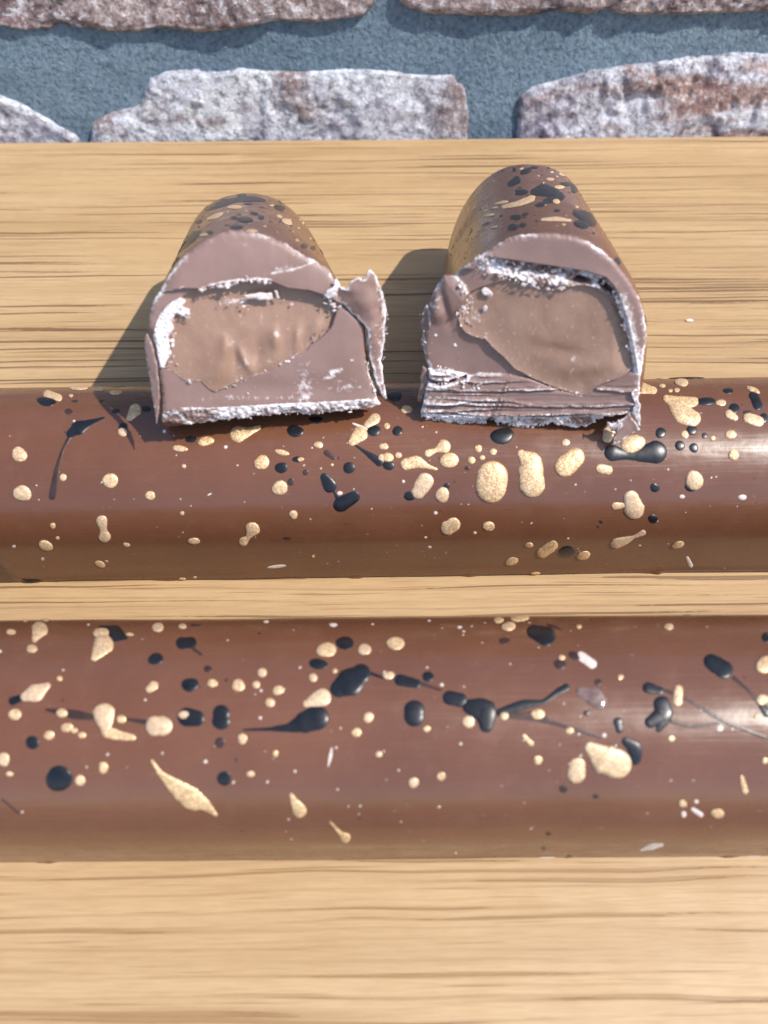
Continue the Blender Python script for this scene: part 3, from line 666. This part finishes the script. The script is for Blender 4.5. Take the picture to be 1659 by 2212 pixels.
# ---- piece with the peeled flake
cL = lambda x, y: (274.3+.3638*x, 384.0+.3638*y)
frL = Frame(-0.0166, 0.0682, 0.0290, R(-10.6), R(27.7), 0.0630)
outL = [(205,1462),(290,1478),(370,1495),(470,1470),(620,1455),(780,1432),(900,1420),(1000,1412),(1090,1425),(1200,1405),(1330,1395),(1440,1385),(1515,1355),(1490,1325),
        (1470,1250),(1445,1180),(1420,1090),(1415,1000),(1415,890),(1392,850),(1340,800),(1290,760),(1255,715),(1240,660),(1222,590),(1190,540),(1110,490),(1030,450),(950,400),(870,362),(780,335),
        (690,320),(620,318),(560,335),(480,365),(410,415),(340,470),(290,530),(240,600),(200,670),(155,740),(130,830),(118,930),(150,1010),(185,1140),(205,1280),(212,1380)]
lipL = [(150,700),(200,682),(330,652),(430,655),(560,625),(700,603),(850,606),(950,648),(1080,662),(1180,695),(1300,760)]
fillL = [(330,700),(400,668),(480,648),(560,630),(700,612),(850,615),(960,648),(1080,668),(1160,705),(1235,740),(1245,800),(1215,890),(1160,950),(1090,1000),(1070,1030),(980,1060),(900,1110),(830,1160),(700,1190),
         (600,1235),(520,1270),(470,1235),(440,1205),(390,1205),(330,1200),(290,1160),(215,1130),(215,1050),(225,950),(245,870),(270,800),(310,735)]
whiteL = [(320,710),(355,735),(330,770),(380,785),(360,820),(290,815),(270,860),(282,900),(250,950),(262,1000),(270,1050),(240,1090),(225,1130),(195,1130),(180,1060),(170,1000),(152,950),(165,880),(190,820),(225,770),(270,730)]
def heightL(px, py, e):
    h = fbm(px*.004, py*.004, 1, 2)*0.12*mm + fbm(px*.02, py*.02, 2, 2)*0.010*mm
    wh = np.zeros_like(px)
    ly = line_y(px, lipL); above = ly-py                       # the dome of the shell stands proud above the lip
    h += np.where(above > -6, 0.75*mm*np.exp(-np.clip(above, 0, 1e3)/170)*sstep(-6, 4, above), 0)*sstep(150, 330, px)
    h += 0.16*mm*np.sin(np.clip(above, 0, 400)/62)*sstep(0, 30, above)*sstep(300, 500, px)
    wh += np.exp(-((above-6)/9)**2)*sstep(400, 560, px)*sstep(900, 820, px)*1.0
    cr = poly_sdf(px, py, [(860,560),(960,545),(1050,520),(1130,485)], False); h -= 0.12*mm*np.exp(-(cr/6)**2); wh += .55*np.exp(-(cr/7)**2)
    wh += .5*gau(px, py, 930, 530, 60, 16, -.15)
    cr = poly_sdf(px, py, [(205,672),(300,662),(335,640)], False); wh += .5*np.exp(-(cr/6)**2)
    fs = poly_sdf(px, py, fillL); h -= 4.0*mm*sstep(3, 22, fs)
    # lower shell, slightly dished, and the smear where the filling was dragged across it
    h += 0.35*mm*gau(px, py, 1300, 1000, 160, 220) - 0.3*mm*gau(px, py, 900, 1250, 420, 70)
    wh += .42*gau(px, py, 1050, 1240, 52, 120)*(fs < 0) + .9*gau(px, py, 1230, 1150, 45, 14, -.2) + .9*gau(px, py, 1200, 1185, 35, 12, -.3) + .8*gau(px, py, 1335, 1082, 16, 9)
    wh += .30*gau(px, py, 800, 1310, 400, 16) + .35*gau(px, py, 1300, 1240, 90, 40)
    # white chipped patch on the flank
    ws = poly_sdf(px, py, whiteL); k = sstep(-4, 8, ws); h += k*(0.25*mm+0.12*mm*fbm(px*.09, py*.09, 4, 3))+k*3.9*mm*sstep(3, 22, fs); wh += 1.4*k
    # scraped underside
    yl = line_y(px, [(200,1385),(320,1368),(480,1372),(820,1352),(1240,1332),(1500,1312)]); dn = py-yl
    rg = sstep(-4, 10, dn)
    h += rg*(-0.010*mm*np.clip(dn, 0, 200) + 0.22*mm*fbm(px*.05, py*.05, 5, 4))
    chip = sstep(560, 480, px)
    wh += rg*(0.95*(1-chip)*(0.75+.6*fbm(px*.012, py*.02, 9, 3)) + chip*.22) + 0.8*np.exp(-(dn/5)**2)*sstep(300, 340, px)
    cr = poly_sdf(px, py, [(215,1395),(290,1400),(330,1440),(400,1490)], False); wh += .9*np.exp(-(cr/7)**2)
    # rim
    top = sstep(900, 700, py); wh += (0.85*np.exp(-e/16)*(0.6+.8*vn(px*.01, py*.01, 3)) )*top + np.exp(-e/8)*.8*sstep(1000, 1150, py)
    h -= 0.5*mm*np.exp(-e/9)
    # side strip by the peeled skin
    h -= 1.2*mm*sstep(190, 110, px)*sstep(880, 960, py)
    return h, np.clip(wh, 0, 1.3)
def fheightL(px, py, e):
    t = sstep(640, 1150, py)
    h = (-0.95+0.85*t)*mm + fbm(px*.006, py*.005, 2, 3)*0.12*mm
    for x, y, sx, sy, a, k in ((585,1000,34,60,.1,.45),(560,1120,70,90,.2,.4),(880,960,34,70,.0,.5),(700,1080,26,80,-.5,.4),(820,1110,110,50,-.35,.35),(1010,960,24,80,.1,.3),(1120,900,40,70,.5,.35),(480,1180,60,50,0,.2)):
        h += k*mm*gau(px, py, x, y, sx, sy, a)
    h -= .35*mm*gau(px, py, 780, 1040, 40, 90) + .25*mm*gau(px, py, 640, 1080, 25, 70)
    wh = .55*gau(px, py, 640, 740, 90, 22)+.25*gau(px, py, 1160, 950, 60, 50)+.5*gau(px, py, 1215, 760, 40, 40)+.45*gau(px, py, 610, 965, 24, 40, -.4)+.4*gau(px, py, 890, 930, 22, 40, -.3)+.35*gau(px, py, 710, 1090, 18, 60, -.5)
    wh += .35*np.exp(-np.abs(e)/14)*sstep(900, 1000, py)
    return h, np.clip(wh, 0, 1)
jagL = lambda A: 0.012+0.022*((A > 0.75) & (A < 2.4))
pieceL, bvL = make_piece(frL, cL, outL, (760, 960), heightL, fillL, fheightL, 'cut chocolate piece with smooth base and a big flake peeled from one flank', jagL, 2.0)
def rbf(pts):
    P = np.array(pts, float); ph = lambda d2: np.sqrt(d2+110.0**2)
    K = ph((P[:, None, 0]-P[None, :, 0])**2+(P[:, None, 1]-P[None, :, 1])**2)-6.0*np.eye(len(P))
    A = np.block([[K, np.ones((len(P), 1))], [np.ones((1, len(P))), np.zeros((1, 1))]]); c = np.linalg.solve(A, np.r_[P[:, 2], 0])
    return lambda px, py: (ph((px[:, None]-P[:, 0])**2+(py[:, None]-P[:, 1])**2) @ c[:-1]+c[-1])*mm
cdt_shard('peeled_flake', frL, cL, [(1212,650),(1225,612),(1248,590),(1262,640),(1296,652),(1328,606),(1372,578),(1384,602),(1418,575),(1418,542),(1440,533),(1478,580),(1505,650),(1526,720),(1546,790),(1536,900),(1526,1010),(1514,1090),(1526,1200),(1548,1335),
     (1512,1290),(1476,1190),(1446,1092),(1432,1000),(1418,890),(1392,850),(1334,800),(1274,735),(1232,705)],
     rbf([(1230,650,.2),(1280,740,.4),(1390,850,.2),(1425,1000,.1),(1450,1100,.0),(1330,640,1.5),(1370,740,1.5),(1410,830,1.0),(1400,640,.6),(1425,760,.7),(1445,600,1.6),(1455,720,1.9),(1460,860,1.5),(1465,980,.9),
          (1490,620,.3),(1520,720,-.3),(1545,800,-.9),(1533,920,-.7),(1520,1050,-.5),(1540,1330,-1.2),(1500,1180,-.2)]),
     0.0012, pieceL, M['cut'], white=lambda x, y, e: np.clip(np.exp(-e/9)*.9+.22*sstep(1430, 1500, x), 0, 1), jag=6)
cdt_shard('peeled_skin', frL, cL, [(98,965),(112,940),(150,1000),(182,1120),(196,1290),(190,1390),(178,1458),(164,1370),(146,1280),(126,1160),(106,1060)],
     rbf([(110,960,-1.0),(150,1050,-.2),(180,1200,.4),(178,1450,.9),(130,1180,-.6),(160,1350,.2)]), 0.0009, pieceL, M['cut'], white=lambda x, y, e: .3*np.exp(-e/8), jag=3)
cdt_shard('torn_scrap', frL, cL, [(1170,690),(1190,655),(1215,640),(1236,592),(1252,600),(1258,640),(1240,668),(1225,700),(1190,712)], rbf([(1190,690,.9),(1220,650,1.5),(1240,610,1.2),(1250,650,1.0)]), 0.0006, pieceL, M['cut'], step=10, white=lambda x, y, e: 0*x+.85, jag=8)
cdt_shard('splinter', frL, cL, [(690,704),(730,690),(790,684),(862,682),(862,722),(800,722),(720,716)], rbf([(700,704,.0),(780,700,.15),(850,700,.2)]), 0.0005, pieceL, M['crumb'], step=12, jag=5)
cdt_shard('splinter', frL, cL, [(874,668),(886,664),(906,712),(898,722),(888,712)], rbf([(880,670,.2),(900,715,.1)]), 0.0004, pieceL, M['crumb'], step=10, jag=2)
crumbs(frL, cL, [([(430,655),(560,628),(700,604),(850,606)], 110, 7, 12, .0007), ([(280,830),(275,900),(265,980),(270,1060),(240,1110)], 70, 14, 10, .0002), ([(335,770),(365,800),(350,830)], 30, 12, 11, .0004),
     ([(570,745),(640,742),(720,760)], 34, 16, 9, .0), ([(1180,690),(1220,760),(1235,790)], 46, 16, 13, .0004), ([(1425,1050),(1430,1120),(1455,1200),(1480,1290)], 46, 6, 9, .0), ([(1380,600),(1420,560),(1500,660),(1540,800),(1530,950),(1515,1080)], 90, 4, 9, .0006),
     ([(500,1430),(800,1412),(1000,1400),(1300,1378),(1480,1360)], 230, 14, 10, -.0010), ([(330,1372),(480,1376),(560,1390)], 40, 7, 8, .0), ([(1200,1150),(1240,1145)], 12, 8, 9, .0001), ([(340,1205),(380,1208)], 14, 7, 12, .0002),
     ([(560,1255),(700,1195),(900,1110),(1070,1030)], 40, 5, 8, .0), ([(690,1302),(820,1190)], 3, 4, 12, .0), ([(930,740),(1180,780)], 14, 14, 7, -.0004)], pieceL, M['crumb'], 11)
crumbs(frL, cL, [([(560,640),(700,615),(850,618)], 50, 6, 12, .0), ([(1090,960),(1140,940),(1200,900)], 26, 16, 12, .0), ([(560,1410),(800,1405),(1080,1390)], 40, 14, 14, -.0012), ([(210,1430),(330,1460)], 30, 14, 9, -.0012)], pieceL, M['crumb_dark'], 12, 'dark_crumbs')
lay([(683,105,28,13), [(490,187,10),(560,152,24),(650,130,15),(740,125,20),(820,136,9)], (410,185,20,13,-40), (465,172,16,9,-20), (480,118,15,8,-20), (350,268,16,10,-30), (905,178,34,17,12), (720,155,28,7), (755,212,26,11,10), (795,236,22,14,10),
     (635,238,22,13), (700,250,52,19,5), (650,293,42,15), (425,262,24,13,-20), [(295,440,16),(340,390,28),(390,345,30),(430,328,16)], (1053,405,24,15,15), (1105,418,16,14), (1160,440,14,24,-30), (490,325,24,12), (80,915,16,30), (290,350,10,22,30), [(150,715,10),(185,640,17),(232,560,20),(285,462,18)]], 'black', bvL, pieceL, cL, .22)
lay([(640,175,45,11), [(480,245,8),(530,228,15),(565,212,9)], (740,318,36,10), (950,262,32,17,20), (905,230,18,9,20), (455,340,25,9,-10), (1045,270,8), (1088,362,7), (1020,300,8,5), (820,290,10,5), (600,205,10,5), (860,165,14,6)], 'gold', bvL, pieceL, cL, .2)

# ---- piece with the ridged base
cR = lambda x, y: (850.3+.3638*x, 329.2+.3638*y)
frR = Frame(0.0223, 0.0702, 0.0271, R(7.2), R(23.3), 0.0690)
outR = [(165,1572),(240,1590),(300,1622),(400,1640),(480,1625),(552,1610),(572,1575),(600,1608),(680,1640),(740,1660),(820,1640),(950,1625),(1080,1650),(1170,1640),(1200,1605),(1270,1572),(1380,1540),(1440,1545),
        (1452,1480),(1460,1380),(1470,1290),(1490,1180),(1505,1080),(1490,990),(1465,880),(1420,800),(1370,720),(1300,640),(1230,580),(1150,530),(1060,500),(960,485),(860,483),(760,490),(680,510),(610,550),(530,600),(460,650),(400,692),(365,740),
        (335,735),(298,735),(252,800),(226,860),(206,920),(202,1000),(190,1070),(178,1150),(188,1230),(205,1275),(212,1350),(190,1400),(178,1480),(162,1540)]
fillR = [(440,830),(520,795),(620,765),(720,752),(800,760),(900,770),(1000,775),(1130,785),(1210,805),(1280,850),(1335,930),(1372,1010),(1395,1100),(1410,1200),(1412,1270),(1385,1300),(1330,1332),(1270,1350),(1200,1380),(1150,1425),(1110,1430),
         (1000,1400),(900,1360),(830,1332),(760,1292),(720,1275),(660,1210),(600,1160),(545,1100),(500,1095),(420,1060),(390,1000),(375,940),(400,890)]
lipR = [(480,690),(500,650),(540,610),(620,625),(800,652),(1000,682),(1150,705),(1255,738),(1310,800),(1350,890),(1385,1000),(1405,1100),(1425,1200),(1440,1300),(1600,1300),(1600,300),(300,300),(400,690)]
ledgeR = [(490,690),(540,615),(800,655),(1000,685),(1150,708),(1260,742),(1330,830),(1345,900),(1280,850),(1210,805),(1130,790),(1030,802),(930,795),(820,786),(720,750),(600,722)]
ls_ = lambda ll: np.where(ll > 0, -ll*2.4, ll)                # steep below the edge, gentle above
def heightR(px, py, e):
    h = fbm(px*.004, py*.004, 11, 2)*0.12*mm + fbm(px*.02, py*.02, 12, 2)*0.010*mm; wh = np.zeros_like(px)
    ls = poly_sdf(px, py, lipR); h += sstep(-5, 8, ls)*(0.35+.65*np.exp(-np.clip(ls, 0, 900)/90))*0.7*mm
    fs = poly_sdf(px, py, fillR); h -= 4.0*mm*sstep(3, 22, fs)
    lg = poly_sdf(px, py, ledgeR); k = sstep(-4, 8, lg)
    t = np.clip((py-line_y(px, [(490,650),(540,620),(800,655),(1000,685),(1150,708),(1260,742),(1340,880)]))/90, 0, 1)
    h = h*(1-k)+k*(-0.9*mm+1.15*mm*t+0.28*mm*fbm(px*.05, py*.05, 14, 4)); wh += k*(0.85+.5*fbm(px*.02, py*.03, 4, 3)-.9*gau(px, py, 900, 690, 200, 26, .14)-.8*sstep(.7, .95, t)*.4)
    h -= 2.4*mm*gau(px, py, 1110, 757, 55, 13, .15)+2.2*mm*gau(px, py, 1265, 805, 60, 13, .7); wh -= 2*gau(px, py, 1110, 757, 55, 13, .15)+2*gau(px, py, 1265, 805, 60, 13, .7)
    wh += .8*np.exp(-(np.clip(-ls, -30, 60)/14)**2)*sstep(740, 900, py)*sstep(1200, 1260, px)+.5*np.exp(-((ls-22)/26)**2)*sstep(740, 900, py)*sstep(1200, 1260, px)
    wh += .9*gau(px, py, 545, 640, 40, 45)
    # raised lobe on the other flank
    lob = poly_sdf(px, py, [(335,735),(298,735),(252,800),(226,860),(206,920),(202,1000),(260,1010),(330,985),(380,950),(440,905),(462,880),(440,830),(405,790),(372,745)]); kl = sstep(-30, 60, lob)
    h += 0.8*mm*kl-0.5*mm*gau(px, py, 300, 900, 26, 110, -.25)*1.0; wh += .8*np.exp(-(poly_sdf(px, py, [(372,745),(400,770),(420,800),(455,870),(440,905),(390,945)], False)/10)**2)+.25*gau(px, py, 255, 860, 35, 110, .2)
    # hollow lower shell and ridged block at the base
    h -= 0.35*mm*gau(px, py, 420, 1150, 200, 110)
    ub = line_y(px, [(150,1285),(300,1300),(400,1312),(440,1330),(520,1312),(700,1318),(800,1330),(900,1368),(1000,1402),(1120,1432),(1200,1385),(1300,1345),(1400,1300),(1500,1290)])
    b = py-ub; kb = sstep(-5, 12, b)
    left = sstep(900, 350, px)
    lay_y = ((1322, 0), (1350, 0), (1376, .2), (1402, 1), (1428, .1), (1450, 0), (1470, .3), (1491, 1), (1515, .15), (1536, .3), (1556, 1))
    h += kb*0.55*mm
    for y0, always in lay_y:                                     # shaved layers, each with a thin proud edge
        wv = y0+13*vn(px*.0035, y0*.37)+4*vn(px*.02, y0*.7); ll = py-wv
        pres = np.clip(always+left*(.55+.9*vn(px*.004+y0, y0*.11)), 0, 1)
        h += kb*pres*mm*(.42*np.exp(-(np.clip(-ls_(ll), 0, 99)/11)**2)-.22*np.exp(-((ll-9)/7)**2))
        wh += kb*pres*.62*np.exp(-((ll+3)/5.5)**2)*(.55+.7*vn(px*.012, y0*.5))
    wh += kb*.20*left+.7*np.exp(-(b/6)**2)*left
    cr = poly_sdf(px, py, [(200,1352),(260,1362),(310,1362),(370,1345),(425,1334)], False); h -= 1.8*mm*np.exp(-(cr/7)**2); wh += .8*np.exp(-((cr-16)/9)**2); wh -= 2*np.exp(-(cr/7)**2)
    wh += .9*np.exp(-(poly_sdf(px, py, [(205,1260),(215,1300),(330,1300),(385,1320)], False)/14)**2)
    # scraped crumbly underside
    yl = line_y(px, [(150,1548),(400,1556),(560,1560),(900,1568),(1270,1552),(1450,1540)]); dn = py-yl; rg = sstep(-4, 10, dn)
    h += rg*(-0.011*mm*np.clip(dn, 0, 200)+0.30*mm*fbm(px*.045, py*.045, 15, 4)-.3*mm); wh += rg*(.85+.7*fbm(px*.014, py*.02, 19, 3)-.5*sstep(1040, 1100, px))+.6*np.exp(-(dn/6)**2)
    wh += np.exp(-e/13)*.9*(.6+.8*vn(px*.01, py*.01, 6)); h -= 0.5*mm*np.exp(-e/9)
    for x, y in ((250,1086),(365,1150)): wh += 1.5*gau(px, py, x, y, 8, 8)
    return h, np.clip(wh, 0, 1.3)
def fheightR(px, py, e):
    h = -0.35*mm+0.45*mm*sstep(850, 1350, py)-.7*mm*sstep(1290, 1410, px)*sstep(1350, 1200, py)+fbm(px*.005, py*.004, 22, 3)*.12*mm
    h += .55*mm*gau(px, py, 1150, 1260, 190, 70, -.15)+.3*mm*gau(px, py, 800, 1050, 260, 150)-.25*mm*gau(px, py, 1000, 1180, 200, 40, .2)
    h += .40*mm*np.exp(-np.clip(e, 0, 400)/45)*sstep(930, 1020, py)
    wh = .35*gau(px, py, 470, 960, 60, 90)+.28*np.exp(-np.abs(e)/16)*sstep(1000, 1100, py)+.4*gau(px, py, 1065, 1225, 18, 36)
    return h, np.clip(wh, 0, 1)
jagR = lambda A: 0.012+0.030*((A > 0.75) & (A < 2.4))
pieceR, bvR = make_piece(frR, cR, outR, (800, 1050), heightR, fillR, fheightR, 'cut chocolate piece with ridged crumbly base and a white ledge under its dome', jagR, 5.0)
cdt_shard('peeled_skin', frR, cR, [(172,1275),(192,1290),(204,1330),(205,1400),(180,1440),(165,1488),(138,1482),(152,1400),(160,1330)], rbf([(180,1290,-.6),(195,1380,-.2),(150,1480,-.4)]), 0.0008, pieceR, M['cut'], white=lambda x, y, e: .3*np.exp(-e/8), jag=4)
cdt_shard('peeled_skin', frR, cR, [(196,905),(212,940),(220,1010),(208,1075),(190,1120),(172,1160),(160,1120),(172,1070),(160,1010),(175,945)], rbf([(196,910,-.2),(215,1000,.5),(170,1010,-.7),(170,1150,-.6)]), 0.0007, pieceR, M['cut'], white=lambda x, y, e: .5*np.exp(-e/10), jag=6)
cdt_shard('broken_flake', frR, cR, [(1266,1598),(1310,1585),(1352,1572),(1396,1535),(1412,1560),(1455,1632),(1390,1665),(1340,1690),(1292,1716),(1302,1668),(1322,1640),(1285,1635)], rbf([(1270,1600,.9),(1340,1590,1.2),(1400,1550,.6),(1450,1630,.9),(1300,1710,1.6),(1360,1650,1.0)]), 0.0008, pieceR, M['cut'],
     white=lambda x, y, e: np.clip(np.exp(-e/6)*.5+.6*sstep(1640, 1605, y)*sstep(1380, 1330, x), 0, 1.2), jag=5)
cdt_shard('broken_flake', frR, cR, [(1404,1410),(1436,1395),(1452,1440),(1456,1520),(1462,1612),(1446,1600),(1432,1560),(1412,1530),(1420,1470)], rbf([(1430,1410,.9),(1440,1500,1.1),(1455,1600,.4)]), 0.0009, pieceR, M['cut'], step=10, white=lambda x, y, e: .5+.4*np.exp(-e/8), jag=8)
cdt_shard('splinter', frR, cR, [(522,812),(545,800),(592,836),(580,856),(545,850),(525,838)], rbf([(530,820,.1),(580,840,.1)]), 0.0005, pieceR, M['crumb'], step=10, jag=4)
cdt_shard('splinter', frR, cR, [(528,918),(548,908),(556,925),(538,950),(526,940)], rbf([(530,920,.0),(550,930,.0)]), 0.0004, pieceR, M['crumb'], step=10, jag=3)
crumbs(frR, cR, [([(500,640),(560,640),(520,690)], 90, 20, 11, .0004), ([(540,700),(640,735),(760,772),(900,798),(1030,802)], 110, 8, 10, .0004), ([(640,650),(900,680),(1150,715),(1290,790)], 150, 16, 11, -.0002), ([(1290,800),(1330,880),(1370,1010),(1400,1160)], 120, 8, 11, .0002),
     ([(410,780),(455,870),(385,950)], 110, 13, 12, .0006), ([(390,960),(440,1010)], 40, 18, 10, .0), ([(165,960),(180,1080),(190,1240)], 34, 8, 9, -.0004), ([(205,1275),(300,1300),(400,1320)], 60, 12, 11, .0004), ([(215,1370),(350,1368),(450,1350),(560,1400)], 70, 12, 11, .0006),
     ([(170,1570),(320,1610),(480,1612),(555,1590)], 150, 14, 12, -.0006), ([(600,1600),(740,1630),(950,1605),(1180,1620)], 260, 16, 12, -.0010), ([(1280,1605),(1340,1595)], 26, 12, 12, .0010), ([(1420,1400),(1440,1500),(1430,1560)], 40, 10, 10, .0008),
     ([(850,822),(910,830)], 10, 12, 8, -.0003), ([(500,1095),(600,1160),(720,1275)], 34, 6, 9, .0), ([(900,1362),(1110,1432)], 24, 5, 8, .0004), ([(520,780),(520,960)], 10, 25, 11, -.0002)], pieceR, M['crumb'], 21)
crumbs(frR, cR, [([(700,680),(900,692),(1100,720)], 80, 14, 13, -.0003), ([(1130,790),(1260,830),(1340,960)], 60, 14, 13, -.0006), ([(400,1000),(480,1080)], 30, 16, 11, .0), ([(620,1600),(900,1600),(1150,1600)], 70, 16, 14, -.0012)], pieceR, M['crumb_dark'], 22, 'dark_crumbs')
lay([(835,90,24,9), (785,112,36,17,-25), [(690,190,17),(730,165,25)], (760,238,42,17,-5), [(830,237,20),(890,222,40),(960,242,30)], [(900,292,16),(985,262,30)], (880,308,40,15,-15), [(1000,190,14),(1060,188,12),(1075,225,20)], (725,385,36,17,-5), (780,368,22,10,-15), (705,445,34,21,-10), (765,432,24,14,-15),
     [(1080,360,20),(1150,385,44),(1182,420,24)], (1115,428,50,24,12), (970,345,22,9), (850,408,10,7), (545,425,28,8,-25), (1330,645,18,24,-30), (1508,1000,16,40,-10), (715,97,12,7)], 'black', bvR, pieceR, cR, .24)
lay([(395,470,8,18,25), (352,560,7,14,20), (425,430,7,16,25), (460,470,6,18,25), (375,520,5,14,20), (440,520,5,14,25), (1270,470,10,16,-25), (1300,530,8,16,-25)], 'brown', bvR, pieceR, cR, .15)
lay([[(650,325,11),(740,305,17),(820,275,20)], (965,290,24,16,15), (930,160,24,9), (985,207,30,11), (1000,130,20,9,15), (940,118,12,6), (640,300,44,9,-12), (570,375,30,9,-15), [(880,400,8),(960,395,14),(1050,405,8)], (1155,265,10,8), (820,265,24,8), (600,330,20,6,-15), (545,350,16,5,-20), (890,182,6), (600,445,24,5,-15),
     (480,330,14,6,-40), (455,380,12,5,-45), (1185,330,8,6), (1225,400,8,7), (860,140,8,4), (760,98,14,6,-20), (900,310,8)], 'gold', bvR, pieceR, cR, .2)
def speckle(bvh, root, conv, outline, x0, x1, y0, count, seed):
    rd = random.Random(seed); O = np.asarray(outline, float); n_ = 0
    for _ in range(count*6):
        if n_ >= count: break
        x, y = rd.uniform(x0, x1), rd.uniform(y0, 700)
        near = O[np.abs(O[:, 0]-x) < 70]
        if not len(near) or y > near[:, 1].min()-22: continue
        if bvh.ray_cast(CAMO, ray(*conv(x, y)))[0] is None: continue
        r = rd.choice((4, 5, 6, 8, 11)); side = (x-(x0+x1)/2)/((x1-x0)/2)
        drop((x, y, r*(1.2-.5*abs(side)), r*(.45+.35*abs(side)), side*55), rd.choice(('black', 'black', 'gold', 'brown')), bvh, root, conv, .2); n_ += 1
speckle(bvL, pieceL, cL, outL, 150, 1200, 90, 60, 5); speckle(bvR, pieceR, cR, outR, 330, 1380, 90, 70, 6)
# ------------------------------------------------------------------ loose crumbs on the board
def loose(vx, vy, s, label, seed):
    rd = random.Random(seed); p = hit_plane(np.array(vx*1.), np.array(vy*1.), (0, 0, 0), (0, 0, 1)); V = []
    for u in ICO_V: V.append((p[0]+u[0]*s*1.5*rd.uniform(.7, 1.2), p[1]+u[1]*s*.7*rd.uniform(.7, 1.2), s*.26+u[2]*s*.45*rd.uniform(.8, 1.1)))
    o = mesh('crumb', V, [list(f) for f in ICO_F], M['pale'], smooth=False); o['label'] = label; o['category'] = 'crumb'
loose(1489, 693, 0.0006, 'tiny pale crumb lying on the oak board beside the piece with the ridged base', 4)
